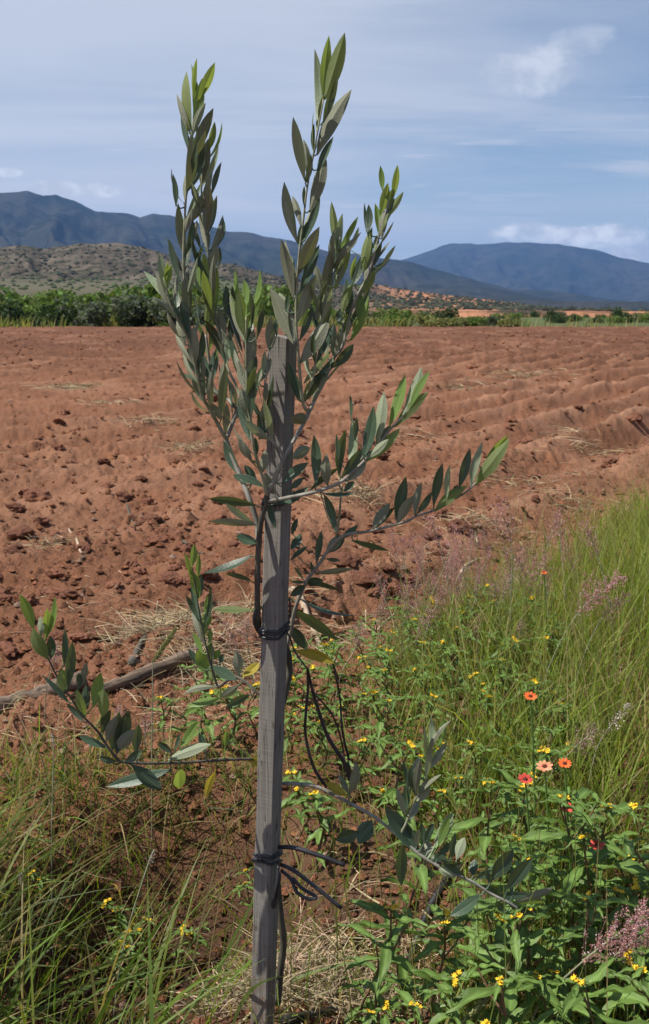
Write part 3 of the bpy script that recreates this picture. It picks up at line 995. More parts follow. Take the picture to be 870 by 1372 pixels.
# name: (points (px, py, distance), radius in px at start and end, material)
BR = {
 'trunk': ([(372, 1345, 1.45), (376, 1300, 1.445), (380, 1262, 1.44), (376, 1225, 1.435), (366, 1120, 1.435), (368, 1000, 1.435), (383, 925, 1.44), (388, 893, 1.44), (380, 862, 1.435),
            (352, 850, 1.425), (346, 828, 1.40), (345, 790, 1.385), (346, 745, 1.378), (349, 705, 1.37), (354, 680, 1.365), (358, 664, 1.362)], 5.5, 4.5, 'd'),
 'white_left': ([(346, 728, 1.38), (345, 703, 1.385), (335, 670, 1.39), (325, 645, 1.40), (314, 618, 1.41), (304, 591, 1.42), (306, 582, 1.42), (312, 566, 1.425), (317, 551, 1.43), (315, 545, 1.435), (303, 533, 1.45), (290, 524, 1.46), (285, 515, 1.465), (283, 495, 1.465), (279, 470, 1.46), (276, 448, 1.46)], 4.2, 2, 'b'),
 'left_shoot': ([(304, 589, 1.42), (299, 581, 1.415), (292, 568, 1.41), (281, 548, 1.40), (273, 534, 1.395), (267, 514, 1.39), (263, 494, 1.385), (256, 465, 1.38), (248, 445, 1.375), (238, 428, 1.37), (229, 410, 1.37), (224, 390, 1.37), (220, 372, 1.37)], 3.2, 1.6, 't'),
 'tall_left': ([(267, 514, 1.39), (263, 480, 1.395), (257, 450, 1.40), (252, 424, 1.40), (248, 385, 1.40), (246, 345, 1.40), (247, 310, 1.40), (249, 270, 1.40), (252, 240, 1.40), (256, 210, 1.40), (258, 178, 1.40), (260, 150, 1.40), (262, 134, 1.40)], 2.4, 1.2, 't'),
 'second_left': ([(338, 592, 1.375), (330, 560, 1.37), (318, 520, 1.38), (306, 495, 1.39), (300, 470, 1.40), (292, 440, 1.405), (285, 400, 1.41), (281, 360, 1.41), (277, 320, 1.41), (273, 290, 1.41), (270, 252, 1.41), (273, 215, 1.41), (268, 186, 1.41)], 2.3, 1.2, 't'),
 'mid_left': ([(358, 664, 1.362), (353, 642, 1.355), (345, 618, 1.35), (339, 593, 1.347), (336, 565, 1.345), (333, 545, 1.345), (331, 510, 1.345), (330, 480, 1.345), (330, 452, 1.345), (330, 425, 1.345)], 3.0, 1.4, 't'),
 'fork': ([(358, 664, 1.362), (366, 647, 1.358), (372, 633, 1.355), (380, 616, 1.355), (383, 609, 1.357), (393, 592, 1.365), (406, 569, 1.375), (414, 553, 1.38), (420, 540, 1.385), (432, 514, 1.395), (446, 482, 1.40), (460, 462, 1.405), (468, 425, 1.41), (478, 398, 1.41), (490, 376, 1.41), (498, 355, 1.41), (502, 338, 1.41), (509, 312, 1.41), (516, 288, 1.41), (521, 268, 1.41)], 3.6, 1.5, 'b'),
 'fork_side': ([(382, 611, 1.357), (375, 603, 1.355), (368, 595, 1.353), (360, 582, 1.352), (356, 560, 1.352), (354, 530, 1.355), (357, 500, 1.36), (360, 470, 1.36)], 2.5, 1.4, 'b'),
 'tall_mid': ([(414, 553, 1.38), (408, 545, 1.375), (405, 530, 1.37), (402, 500, 1.365), (399, 462, 1.36), (397, 430, 1.36), (397, 400, 1.36), (399, 365, 1.36), (402, 332, 1.36), (407, 292, 1.36), (412, 250, 1.36), (420, 208, 1.36), (426, 175, 1.36), (434, 132, 1.36)], 2.6, 1.2, 't'),
 'right_mid': ([(407, 538, 1.375), (420, 505, 1.37), (424, 470, 1.37), (428, 440, 1.375), (434, 400, 1.38), (442, 372, 1.38), (450, 345, 1.38), (456, 318, 1.38)], 1.8, 1.1, 't'),
 'upper_right': ([(360, 671, 1.362), (375, 669, 1.352), (400, 664, 1.345), (423, 659, 1.34), (453, 648, 1.34), (471, 634, 1.34), (490, 616, 1.345), (508, 595, 1.35), (524, 574, 1.35), (538, 560, 1.35), (548, 552, 1.35)], 3.4, 1.4, 'b'),
 'lower_right': ([(384, 870, 1.44), (390, 845, 1.435), (396, 815, 1.43), (411, 779, 1.42), (427, 757, 1.415), (440, 738, 1.41), (460, 718, 1.405), (494, 712, 1.40), (529, 703, 1.395), (547, 698, 1.39), (557, 692, 1.39), (581, 684, 1.385), (605, 671, 1.38), (628, 657, 1.38), (643, 640, 1.38), (655, 624, 1.38)], 3.2, 1.4, 'b'),
 'petiole_twig': ([(451, 720, 1.41), (455, 690, 1.40), (457, 665, 1.40), (459, 652, 1.40)], 2.0, 1.2, 't'),
 'left_low': ([(366, 1018, 1.435), (347, 1017, 1.43), (300, 1018, 1.40), (241, 1022, 1.37), (173, 1022, 1.34), (154, 1013, 1.33), (131, 980, 1.32), (110, 958, 1.315), (96, 936, 1.31), (84, 921, 1.31), (67, 887, 1.31), (56, 866, 1.31)], 2.6, 1.2, 'd'),
 'left_up': ([(368, 945, 1.44), (347, 930, 1.44), (321, 908, 1.46), (305, 912, 1.48), (293, 920, 1.50), (287, 905, 1.50), (281, 885, 1.50), (275, 860, 1.50), (270, 835, 1.50), (266, 812, 1.50), (263, 790, 1.50), (258, 762, 1.50)], 2.4, 1.1, 'd'),
 'low_right': ([(368, 1050, 1.435), (392, 1050, 1.44), (421, 1053, 1.44), (448, 1065, 1.435), (467, 1075, 1.43), (496, 1091, 1.42), (508, 1099, 1.415), (529, 1116, 1.405), (560, 1143, 1.39), (590, 1162, 1.38), (616, 1174, 1.37), (634, 1182, 1.365), (661, 1199, 1.36), (682, 1209, 1.355), (694, 1217, 1.355)], 3.2, 2.0, 'b'),
 'low_right_up': ([(535, 1122, 1.40), (546, 1099, 1.40), (554, 1076, 1.40), (563, 1060, 1.40), (571, 1044, 1.40), (573, 1026, 1.40), (576, 1006, 1.40)], 2.2, 1.2, 't'),
 'low_sprig': ([(467, 1075, 1.43), (468, 1064, 1.425), (469, 1050, 1.425), (471, 1038, 1.42)], 1.6, 1.0, 't'),
}
BMAT = {'b': M_BARK, 't': M_TWIG, 'd': M_DARKBARK}
PATH, BOBJ = {}, {}
for nm, (pts, r0, r1, mk) in BR.items():
    sp = smooth_path(pts, 5)
    PATH[nm] = np.array(sp)
    W3 = [P(*p) for p in sp]
    n = len(sp)
    rad = []
    for i, p in enumerate(sp):
        t = i / (n - 1)
        node = 1 + 0.16 * max(0, math.sin(i * 1.26 + len(nm))) ** 6          # leaf nodes swell a little
        rad.append((r0 + (r1 - r0) * t) * px_m(*p) * node * 0.86)
    o = tube_obj("trunk" if nm == 'trunk' else "branch", W3, rad, BMAT[mk], tree, 8)
    local(o)
    BOBJ[nm] = o

# leaves: base x y, tip x y, visible width, tone  (u lower side to us, t upper side, y young, v young underside, p pale, k yellowing)
LV = {
 'tall_left left_shoot': """
257 176 250 96 11 v;260 136 264 78 6 y;265 136 288 84 11 v;261 172 271 105 12 y;264 132 264 110 4 y;252 200 244 138 8 t;252 179 250 160 3 v
250 258 256 179 13 u;258 218 286 145 13 u;253 255 273 195 12 t;266 186 275 160 8 p;279 203 288 163 8 v;236 277 232 233 7 t;253 300 282 245 12 u
246 341 239 272 12 u;248 313 257 279 8 u;250 340 259 295 9 t;241 378 226 320 8 t;230 409 237 368 6 u;253 425 250 364 13 u;255 422 253 359 6 t
257 374 273 326 6 t;261 491 260 436 13 u;267 489 272 443 8 t;254 452 243 403 9 t;263 503 251 466 9 t;266 186 264 167 5 y""",
 'left_shoot': """
221 393 214 339 10 p;225 411 209 364 10 u;224 384 230 355 9 y;221 372 226 350 4 y;240 452 224 419 6 u;249 463 237 429 10 u;275 540 257 508 10 u
275 540 257 508 10 u;297 563 286 541 9 u;276 529 286 471 8 t;279 508 273 489 6 t;266 500 262 468 8 t""",
 'white_left': """
283 514 290 466 8 t;298 540 301 483 11 u;296 561 304 488 11 u;302 582 304 540 9 u;320 636 300 590 11 t;340 648 312 636 10 t;344 644 328 623 9 t""",
 'second_left': """
284 260 297 217 7 t;266 273 257 248 4 t;276 316 283 258 13 u;279 313 291 262 9 t;291 331 300 294 7 t;269 334 260 305 5 t;284 363 291 329 11 u
293 359 294 330 4 t;268 386 268 350 6 y;282 386 273 339 12 v;287 425 272 362 12 v;289 418 291 359 11 y;299 465 293 413 11 u;270 249 279 186 12 u
272 240 277 205 7 t;308 426 303 382 10 t;312 437 311 383 8 t;325 472 301 400 6 t;308 459 314 418 9 t;330 527 306 445 8 t;318 402 316 359 6 y""",
 'mid_left': """
330 455 321 388 16 v;331 409 327 375 9 y;339 411 348 360 6 y;337 440 335 391 6 t;344 455 353 406 7 t;330 503 340 441 14 u;330 525 319 483 11 u
333 509 344 477 11 t;336 562 341 491 12 t;335 564 323 519 12 u;334 589 319 533 10 t;338 618 320 588 10 u;344 612 342 586 7 t;351 634 356 602 10 u
355 653 312 636 9 t""",
 'fork_side': """
360 469 364 424 12 u;371 451 370 426 5 t;352 502 355 469 6 p;346 514 364 478 9 u;355 542 358 512 6 u;347 589 360 561 9 t;348 582 346 554 7 t;352 570 354 540 8 u""",
 'fork': """
368 662 355 633 11 u;409 568 392 557 17 u;391 614 416 600 14 u;378 648 413 620 12 t;389 655 407 640 8 t;407 514 445 469 9 p;407 539 431 498 13 t
419 539 443 491 11 u;436 478 443 444 6 u;447 478 447 431 10 u;454 468 458 429 8 y;461 457 467 414 7 y;452 432 456 414 8 t;463 454 469 418 6 u
470 457 492 390 13 y;480 429 484 393 9 y;445 493 474 461 12 t;459 421 473 379 10 v;459 413 466 372 8 t;473 382 483 346 11 t;471 378 478 343 5 y
468 336 481 304 6 p;493 312 494 274 9 t;488 366 499 304 11 v;502 337 505 315 7 p;513 256 510 222 7 y;526 268 533 221 8 v;510 288 520 245 11 v
521 276 526 253 6 y;520 293 529 265 6 t;512 321 519 279 10 u;510 359 530 329 5 p;498 361 512 325 8 t;485 393 502 362 11 v;431 493 427 468 4 t""",
 'tall_mid': """
424 176 422 66 11 p;433 128 441 48 13 y;435 134 462 44 17 v;433 165 454 98 10 t;425 208 471 120 18 u;425 230 447 183 9 t;428 165 432 130 5 t
420 203 421 165 5 t;409 247 417 206 7 t;409 243 393 157 12 u;408 279 408 249 4 t;415 285 436 206 15 u;408 324 429 265 9 t;404 328 415 285 9 t
399 326 381 244 13 u;400 328 404 300 5 t;401 365 428 304 15 u;402 394 428 328 11 t;395 396 394 348 6 t;394 402 377 321 12 u;383 418 386 391 6 t
395 460 389 406 9 t;395 462 362 386 20 u;400 429 424 368 15 u;402 456 419 411 9 t;402 487 442 424 18 u;400 537 385 485 10 t;403 538 396 500 6 t""",
 'right_mid': """
449 388 467 310 15 v;449 366 466 318 10 u;422 433 447 368 14 u;453 343 459 286 9 p;451 340 451 317 4 y;433 396 448 325 12 u;440 372 449 332 7 t
449 383 461 354 7 p;436 430 440 395 8 u""",
 'upper_right': """
366 676 415 652 11 t;423 651 421 583 12 t;439 651 438 608 13 u;454 616 451 581 5 t;455 639 464 575 11 t;470 629 472 560 11 p;476 590 478 558 6 t
470 563 469 528 4 t;487 613 501 544 14 t;492 609 501 583 6 t;505 595 515 525 13 p;522 572 543 502 12 y;540 556 565 491 13 p;549 547 576 497 9 y
529 572 574 525 13 v;492 618 536 574 13 v;508 593 522 570 8 u;464 645 491 618 14 u;458 639 484 602 12 t;416 657 454 627 8 t;461 658 475 645 9 t
450 713 434 662 10 t;432 661 478 660 5 t;361 672 370 708 8 t""",
 'lower_right': """
499 708 523 674 12 u;503 708 529 680 9 t;531 696 544 639 14 t;556 690 565 646 9 u;533 701 554 664 12 u;558 689 579 659 8 t;581 678 593 621 11 t
599 669 603 623 7 p;615 654 630 601 11 t;631 652 647 591 10 p;583 685 626 651 13 v;648 626 681 583 10 y;636 650 683 588 16 v;650 623 663 597 6 y
608 659 613 650 6 t;437 740 459 717 12 u;458 722 480 704 8 t;437 749 456 751 5 t;471 724 521 738 7 t;437 741 462 722 10 t;424 756 431 711 8 t
407 777 394 759 4 t;422 768 474 762 7 u;409 779 455 791 6 t;412 782 433 777 11 t;409 780 389 779 4 t;409 784 389 798 10 t;404 804 480 825 5 t
391 816 453 858 13 t;390 839 412 871 14 t;394 872 449 889 13 k;394 802 343 817 7 t;391 716 399 694 7 t;390 736 403 715 11 t;389 751 413 732 6 t;418 772 416 752 4 t""",
 'trunk': """
345 677 280 668 10 t;341 702 302 674 8 p;343 703 281 699 9 u;345 727 316 718 12 t;338 744 273 768 9 t;338 779 302 769 6 t;340 817 285 816 8 v""",
 'left_low': """
45 843 27 796 12 y;61 856 74 799 7 y;62 856 63 815 11 y;56 852 54 826 8 p;65 883 44 842 16 v;68 883 68 852 11 t;86 893 87 842 8 t;91 922 97 860 12 t
86 926 83 896 14 v;93 942 56 904 7 t;113 968 89 942 7 t;109 920 116 887 8 u;107 920 106 902 8 t;125 948 135 901 14 y;137 961 139 923 14 v
115 961 103 924 10 v;117 950 115 918 10 t;143 993 156 959 13 u;138 983 148 951 10 t;151 1005 160 954 16 t;157 1009 172 952 18 t;156 1010 180 977 15 u
183 1009 186 970 12 t;167 1021 191 1005 10 t;144 1002 106 986 9 t;157 1020 133 1014 8 t;232 1031 143 1054 14 t;177 1025 217 1057 17 t;225 1018 283 997 13 p
241 1002 265 967 11 y;231 1009 212 994 8 t;234 1005 241 983 5 t;276 1009 267 981 8 t;241 1028 241 1057 14 y;302 1001 304 978 8 y;331 1017 360 1026 12 k
289 1034 276 1070 9 k""",
 'left_up': """
257 759 260 729 9 y;256 775 248 741 5 y;266 775 267 742 6 y;266 804 256 763 11 y;268 800 269 769 6 t;265 831 249 797 6 t;275 827 278 797 6 y
273 859 272 821 9 v;279 839 282 823 6 y;282 862 282 842 6 y;272 876 259 847 7 y;272 899 252 869 8 t;280 899 265 871 16 y;280 893 283 862 11 v
285 913 279 884 14 v;285 884 295 871 9 y;295 889 299 876 7 t;318 911 285 893 13 t;321 906 316 873 12 u;326 906 347 888 11 k;320 918 295 935 10 u
297 936 250 946 9 y;336 930 302 948 9 t""",
 'low_sprig': """467 1064 453 1037 7 u;470 1063 477 1020 11 u;465 1066 436 1049 11 k;468 1043 467 1018 6 t;466 1060 458 1046 7 v""",
 'low_right': """
482 1115 450 1126 16 t;480 1130 499 1099 20 t;562 1144 516 1082 20 t;562 1140 534 1101 15 t;540 1132 538 1187 14 t;582 1134 607 1089 14 p
587 1134 602 1095 10 y;569 1128 582 1103 8 t;567 1128 565 1102 8 t;559 1136 562 1111 7 u;581 1151 567 1126 17 u;585 1151 604 1128 8 t;605 1149 610 1115 8 t
612 1151 623 1122 12 p;634 1174 637 1151 11 t;659 1179 688 1137 18 t;687 1202 687 1159 6 t;679 1192 713 1150 16 t;687 1210 743 1189 9 u
682 1212 718 1227 10 t;645 1198 603 1227 14 t;658 1184 651 1161 6 t;637 1176 660 1166 8 t;623 1174 591 1151 9 t;678 1223 666 1212 8 t""",
 'low_right_up': """
576 1008 577 959 8 p;572 1026 569 989 9 y;574 1031 599 994 9 u;590 998 595 962 9 y;558 1055 561 1014 11 u;556 1064 550 1027 11 t;559 1076 575 1045 13 u
544 1087 543 1051 9 t;545 1093 532 1055 8 u;543 1049 539 1016 4 t;550 1099 561 1074 10 u""",
}


def leaf_mesh(b, tip, wid, n_up, curl, bow, twist, stem, pr):
    """lance-shaped leaf: folded blade with midrib, bent along its length, on a short stalk"""
    ax = tip - b
    L = ax.length
    a = ax / L
    n_up = (n_up - a * n_up.dot(a)).normalized()
    s = a.cross(n_up).normalized()
    segs = 8
    V, Fc, C = [], [], []
    prof = [0.10, 0.42, 0.72, 0.93, 1.0, 0.95, 0.78, 0.48, 0.04]
    for i in range(segs + 1):
        t = i / segs
        c = b + a * (L * t) + n_up * (curl * L * 4 * t * (1 - t)) + s * (bow * L * 4 * t * (1 - t))
        tw = twist * (t - .4)
        ss = (s * math.cos(tw) + n_up * math.sin(tw)); nn = (n_up * math.cos(tw) - s * math.sin(tw))
        hw = wid * 0.5 * prof[i]
        for k, (u, lift) in enumerate(((-1, .20), (-.86, .17), (-.07, .015), (0, -.03), (.07, .015), (.86, .17), (1, .20))):
            V.append(c + ss * (hw * u) + nn * (hw * lift))
            C.append(1.0 if k in (0, 3, 6) else 0.0)
    for i in range(segs):
        for k in range(6):
            o = i * 7 + k
            Fc.append((o, o + 1, o + 8, o + 7))
    if stem is not None and (stem - b).length > 1e-4:
        v0 = len(V)
        tv, tf = [], []
        tube_into(tv, tf, [stem, stem.lerp(b, .5) + Vector((0, 0, -.15 * (stem - b).length)), b + a * (L * .06)], [pr, pr * .8, pr * .6], 5, False)
        V += [Vector(p) for p in tv]; C += [1.0] * len(tv)
        Fc += [tuple(v0 + q for q in f) for f in tf]
    me = bpy.data.meshes.new("leaf")
    me.from_pydata([tuple(v) for v in V], [], Fc)
    me.polygons.foreach_set('use_smooth', [True] * len(me.polygons))
    at = me.color_attributes.new('Col', 'FLOAT_COLOR', 'POINT')
    at.data.foreach_set('color', np.array([(c, c, c, 1) for c in C], dtype=np.float32).ravel())
    return me


EYEV = Vector((0, 0, EYE))
lr = random.Random(23)
nleaf = 0
for key, txt in LV.items():
    names = key.split()
    for item in txt.replace("\n", ";").split(";"):
        f = item.split()
        if len(f) != 6: continue
        bx, by, tx, ty, w = map(float, f[:5]); tone = f[5]
        best = None
        for nm in names:
            p = PATH[nm]
            d = np.hypot(p[:, 0] - bx, p[:, 1] - by)
            i = int(np.argmin(d))
            if best is None or d[i] < best[0]: best = (d[i], nm, p[i])
        gap, nm, sp = best
        d0 = sp[2]
        Lpx = math.hypot(tx - bx, ty - by)
        lpm = px_m(bx, by, d0)
        # a leaf hidden behind or before its stem leans away from or towards us
        db = d0 + lr.uniform(-.004, .004)
        lean = lr.uniform(-.28, .28) if tone in 'uv' else lr.uniform(-.15, .4)
        if Lpx < 30 and w > 9: lean = lr.choice([-1, 1]) * .8
        b3 = P(bx, by, db)
        t3 = P(tx, ty, db + lean * Lpx * lpm)
        a = (t3 - b3).normalized()
        view = (EYEV - (b3 + t3) / 2).normalized()
        vp = (view - a * view.dot(a)).normalized()
        w *= 1.14
        wtrue = max(w, min(Lpx * .22, 16)) * 1.1
        th = math.acos(max(.12, min(1, w / wtrue))) * lr.choice([-1, 1])
        wdir = a.cross(vp)
        nrm = (vp * math.cos(th) + wdir * math.sin(th))
        if tone in 'uv': nrm = -nrm
        elif tone == 'p' and lr.random() < .45: nrm = -nrm
        curl = lr.uniform(-.10, .03)
        me = leaf_mesh(b3, t3, wtrue * lpm, nrm, curl, lr.uniform(-.04, .04), lr.uniform(-.5, .5), P(*sp), 1.25 * lpm if gap < 22 else 0.9 * lpm)
        me.materials.append(M_TOP[{'u': 't', 't': 't', 'y': 'y', 'v': 'y', 'p': 'p', 'k': 'k'}[tone]])
        o = link("leaf", me, BOBJ[nm])
        local(o)
        if tone == 'k': o['label'] = "yellowing leaf"
        nleaf += 1

# further leaves in the thick of the crown, many of them pointing towards or away from the camera
fr = random.Random(91)
for nm, i0, i1, step in [('tall_left', .12, .93, 27), ('second_left', .18, .9, 25), ('mid_left', .15, .9, 16), ('left_shoot', .2, .9, 20), ('fork', .45, .93, 20), ('tall_mid', .36, .9, 29), ('right_mid', .1, .9, 18),
                         ('fork_side', .3, .6, 18), ('white_left', .45, .98, 16), ('upper_right', .45, .9, 30), ('low_right', .5, .95, 26), ('low_right_up', .2, .9, 22), ('left_up', .35, .8, 24)]:
    p = PATH[nm]
    acc = fr.uniform(0, step)
    n = len(p)
    for i in range(1, n):
        acc += math.hypot(p[i, 0] - p[i - 1, 0], p[i, 1] - p[i - 1, 1])
        if acc < step or not (i0 < i / n < i1): continue
        acc = 0
        td = p[i, :2] - p[i - 1, :2]; td = td / (np.linalg.norm(td) + 1e-9)
        for sgn in (-1, 1):
            if fr.random() < .25: continue
            ang = sgn * fr.uniform(.12, .55)
            dx = td[0] * math.cos(ang) - td[1] * math.sin(ang); dy = td[0] * math.sin(ang) + td[1] * math.cos(ang)
            dy -= .25                                     # leaves reach upwards
            L = fr.uniform(34, 58)
            lpm = px_m(p[i, 0], p[i, 1], p[i, 2])
            b3 = P(p[i, 0] + dx * 3, p[i, 1] + dy * 3, p[i, 2])
            t3 = P(p[i, 0] + dx * L, p[i, 1] + dy * L, p[i, 2] + fr.choice([-1, 1, 1]) * fr.uniform(.25, .8) * L * lpm)
            a = (t3 - b3).normalized()
            nr = Vector((fr.gauss(0, 1), fr.gauss(0, 1), fr.gauss(.4, .8)))
            if abs(nr.normalized().dot(a)) > .9: nr = a.orthogonal()
            me = leaf_mesh(b3, t3, fr.uniform(8, 12) * lpm, nr, fr.uniform(-.14, .04), fr.uniform(-.05, .05), fr.uniform(-.6, .6), P(*p[i]), lpm)
            me.materials.append(M_TOP['y' if i / n > .85 else fr.choice('tttp')])
            o = link("leaf", me, BOBJ[nm]); local(o)
            nleaf += 1
print("olive leaves", nleaf)


# ------------------------------------------------------------------ ties and straps
def band(pts_z, off, rad, V, Fc):
    """a loop of flat plastic tie round stake and stem"""
    S = 0.0278 / 2 + off
    rot = math.radians(-27.5)
    pts = []
    for i in range(25):
        th = 2 * math.pi * i / 24
        x, y = math.cos(th), math.sin(th)
        k = S / max(abs(x), abs(y)) * (0.96 if abs(abs(x) - abs(y)) > .2 else .93)
        x, y = x * k, y * k
        z = pts_z[0] + pts_z[1] * math.sin(th + pts_z[2])
        c = stake_axis(z)
        pts.append((c.x + x * math.cos(rot) - y * math.sin(rot), c.y + x * math.sin(rot) + y * math.cos(rot), z))
    tube_into(V, Fc, pts, [rad] * len(pts), 6)


def tie(label, loops, strands):
    V, Fc = [], []
    for z, tilt, ph, off, rad in loops: band((z, tilt, ph), off, rad, V, Fc)
    for pts, r in strands:
        sp = smooth_path(pts, 6)
        W3 = [P(*p) for p in sp]
        tube_into(V, Fc, W3, [r] * len(W3), 6)
    me = bpy.data.meshes.new("plant_tie")
    me.from_pydata(V, [], Fc)
    me.polygons.foreach_set('use_smooth', [True] * len(me.polygons))
    me.materials.append(M_BLACK)
    o = link("plant_tie", me)
    tag(o, label, "tie", "black ties holding the olive to the stake")


def zat(px, py): return P(px, py, SD - .02).z


tie("black tie wound round stake and trunk at the middle of the stake",
    [(zat(368, 845), .004, .4, .0022, .0021), (zat(368, 850), .003, 1.1, .0026, .0022), (zat(368, 854), .004, .2, .0022, .0020)],
    [([(350, 850, 1.385), (344, 842, 1.38), (341, 830, 1.375), (343, 818, 1.375)], .0028), ([(384, 845, 1.40), (390, 858, 1.41), (396, 874, 1.41), (412, 896, 1.41)], .0013),
     ([(386, 838, 1.405), (389, 820, 1.41), (388, 800, 1.415)], .0014)])
tie("black tie low on the stake with a hanging loop and loose straps",
    [(zat(360, 1152), .004, 2.6, .0022, .0022), (zat(360, 1157), .006, 2.2, .0026, .0024), (zat(360, 1163), .006, 2.9, .0022, .0022)],
    [([(373, 1160, 1.375), (372, 1180, 1.37), (368, 1200, 1.368), (365, 1213, 1.368), (369, 1214, 1.368), (373, 1195, 1.37), (375, 1170, 1.375)], .0024),
     ([(374, 1135, 1.40), (395, 1136, 1.39), (430, 1147, 1.38), (462, 1159, 1.37)], .0034),
     ([(376, 1158, 1.40), (395, 1167, 1.39), (425, 1190, 1.38), (458, 1217, 1.37)], .0030),
     ([(377, 1166, 1.40), (390, 1178, 1.39), (398, 1195, 1.38), (412, 1204, 1.38), (424, 1202, 1.38), (405, 1190, 1.385), (392, 1176, 1.39)], .0026)])
tie("black tie at the upper fork, the topmost on the stake",
    [(zat(372, 672), .003, .3, .0022, .0024), (zat(372, 677), .003, 1.3, .0024, .0022)], [([(360, 668, 1.372), (354, 672, 1.362), (352, 676, 1.362), (358, 678, 1.372)], .0022)])


def strap(label, pts, r0, r1):
    sp = smooth_path(pts, 6)
    W3 = [P(*p) for p in sp]
    n = len(W3)
    V, Fc = [], []
    for i, c in enumerate(W3):                # a flat strip with real thickness
        t = (W3[min(i + 1, n - 1)] - W3[max(i - 1, 0)]).normalized()
        u = t.cross(Vector((.35, 1, .1))).normalized(); v = t.cross(u)
        w = r0 + (r1 - r0) * i / (n - 1)
        for a_, b_ in ((-1, -.3), (1, -.3), (1, .3), (-1, .3)): V.append(tuple(c + u * w * a_ + v * w * b_))
    for i in range(n - 1):
        for k in range(4): Fc.append((i * 4 + k, i * 4 + (k + 1) % 4, i * 4 + 4 + (k + 1) % 4, i * 4 + 4 + k))
    Fc += [(3, 2, 1, 0), tuple((n - 1) * 4 + k for k in range(4))]
    me = bpy.data.meshes.new("plastic_strap")
    me.from_pydata(V, [], Fc); me.materials.append(M_BLACK)
    o = link("plastic_strap", me)
    tag(o, label, "strap", "loose black straps hanging by the stake")


strap("narrow black strap hanging nearest the stake down to the low branch", [(412, 894, 1.41), (413, 921, 1.415), (410, 955, 1.42), (410, 988, 1.425), (421, 1029, 1.43), (438, 1055, 1.432)], .0016, .0024)
strap("widest black strap slanting from the hanging cord to the little sprig", [(412, 895, 1.412), (418, 921, 1.415), (428, 955, 1.42), (440, 988, 1.42), (462, 1023, 1.42), (470, 1046, 1.425)], .0018, .0036)
strap("thin dark cord curving behind the wide black strap", [(417, 925, 1.43), (440, 950, 1.44), (452, 973, 1.445), (460, 1004, 1.445), (462, 1025, 1.44)], .0013, .0012)
strap("thin dark cord hanging from the yellow leaf, farthest from the stake", [(446, 889, 1.42), (455, 930, 1.425), (459, 979, 1.43), (468, 1019, 1.43)], .0011, .0018)
# ------------------------------------------------------------------ litter, clods, sticks in the field
def clod_mesh(seed, r=1.0):
    r2 = np.random.default_rng(seed)
    import bmesh
    bm = bmesh.new()
    bmesh.ops.create_icosphere(bm, subdivisions=3, radius=1)
    me = bpy.data.meshes.new("dirt_clod")
    sx = r2.uniform(.75, 1.2, 3) * np.array([1.1, .9, .72])
    for v in bm.verts:
        c = np.array(v.co)
        n = float(vnoise(np.array([c[0] * 1.3 + seed]), np.array([c[1] * 1.3 + c[2] * 1.7]), seed)[0])
        n2 = float(vnoise(np.array([c[0] * 3.1 - seed]), np.array([c[1] * 3.1 + c[2] * 3.7]), seed + 4)[0])
        v.co = Vector(c * sx * (1 + .38 * n + .26 * n2 + .12 * float(vnoise(np.array([c[0] * 7.3 + seed]), np.array([c[1] * 7.1 + c[2] * 8.7]), seed + 8)[0])))
    bm.to_mesh(me); bm.free()
    at = me.color_attributes.new('Col', 'FLOAT_COLOR', 'POINT')
    k = .78 + .4 * r2.random()
    at.data.foreach_set('color', np.tile(np.array([.25 * k, .11 * k, .066 * k, 1], np.float32), len(me.vertices)))
    me.materials.append(M_SOIL)
    return me


CL = [clod_mesh(100 + k) for k in range(8)]
cnt = 0
while cnt < 190:
    py = 452 + 420 * rnd.random() ** 1.15
    px = rnd.uniform(-60, 930)
    x, y = G(px, py)
    if across(x, y) < VERGE + .15: continue
    d = math.hypot(x, y)
    s = rnd.choice([.022, .028, .028, .036, .045]) * (1 + .05 * d) * rnd.uniform(.7, 1.15)
    if s * F / d < 6: continue
    o = link("dirt_clod", CL[rnd.randint(0, 7)])
    o.location = (x, y, H(x, y) + s * .18)
    o.scale = (s, s * rnd.uniform(.8, 1.1), s * rnd.uniform(.7, 1))
    o.rotation_euler = (rnd.uniform(-.4, .4), rnd.uniform(-.4, .4), rnd.uniform(0, 6.28))
    zone = ("far out towards the end of the ploughed field" if d > 14 else "on the ploughed field left of the stake") if px < 360 or d > 14 else ("between the olive's right branches and pink grass" if py > 640 else "among the furrows right of the olive")
    tag(o, "lump of red earth lying loose " + zone, "clod", "clods of earth " + zone)
    cnt += 1

# small crumbs and pebbles, far too many to count
n_ = 15000
pxs, pys = rng.uniform(-90, 960, n_), 446 + 960 * rng.random(n_) ** 1.5
gx, gy = [], []
for a_, b_ in zip(pxs, pys):
    x, y = G(a_, b_)
    gx.append(x); gy.append(y)
gx, gy = np.array(gx), np.array(gy)
dd = np.hypot(gx, gy)
base = np.array([(0, 0, 0.8), (.9, 0, .2), (.28, .85, .25), (-.72, .5, .2), (-.72, -.5, .22), (.28, -.85, .18), (0, 0, -.4)])
fs = np.array([(0, 1, 2), (0, 2, 3), (0, 3, 4), (0, 4, 5), (0, 5, 1), (6, 2, 1), (6, 3, 2), (6, 4, 3), (6, 5, 4), (6, 1, 5)])
sz = (0.0028 + 0.013 * rng.random(n_) ** 3.5) * (1 + .12 * dd)
V = base[None] * (1 + rng.uniform(-.4, .4, (n_, 7, 3))) * sz[:, None, None] + np.stack([gx, gy, land(gx, gy) + sz * .25], -1)[:, None, :]
C = np.where(rng.random((n_, 1)) < .07, np.array([[.34, .22, .16]]), np.array([[.25, .108, .056]])) * rng.uniform(.55, 1.3, (n_, 1))
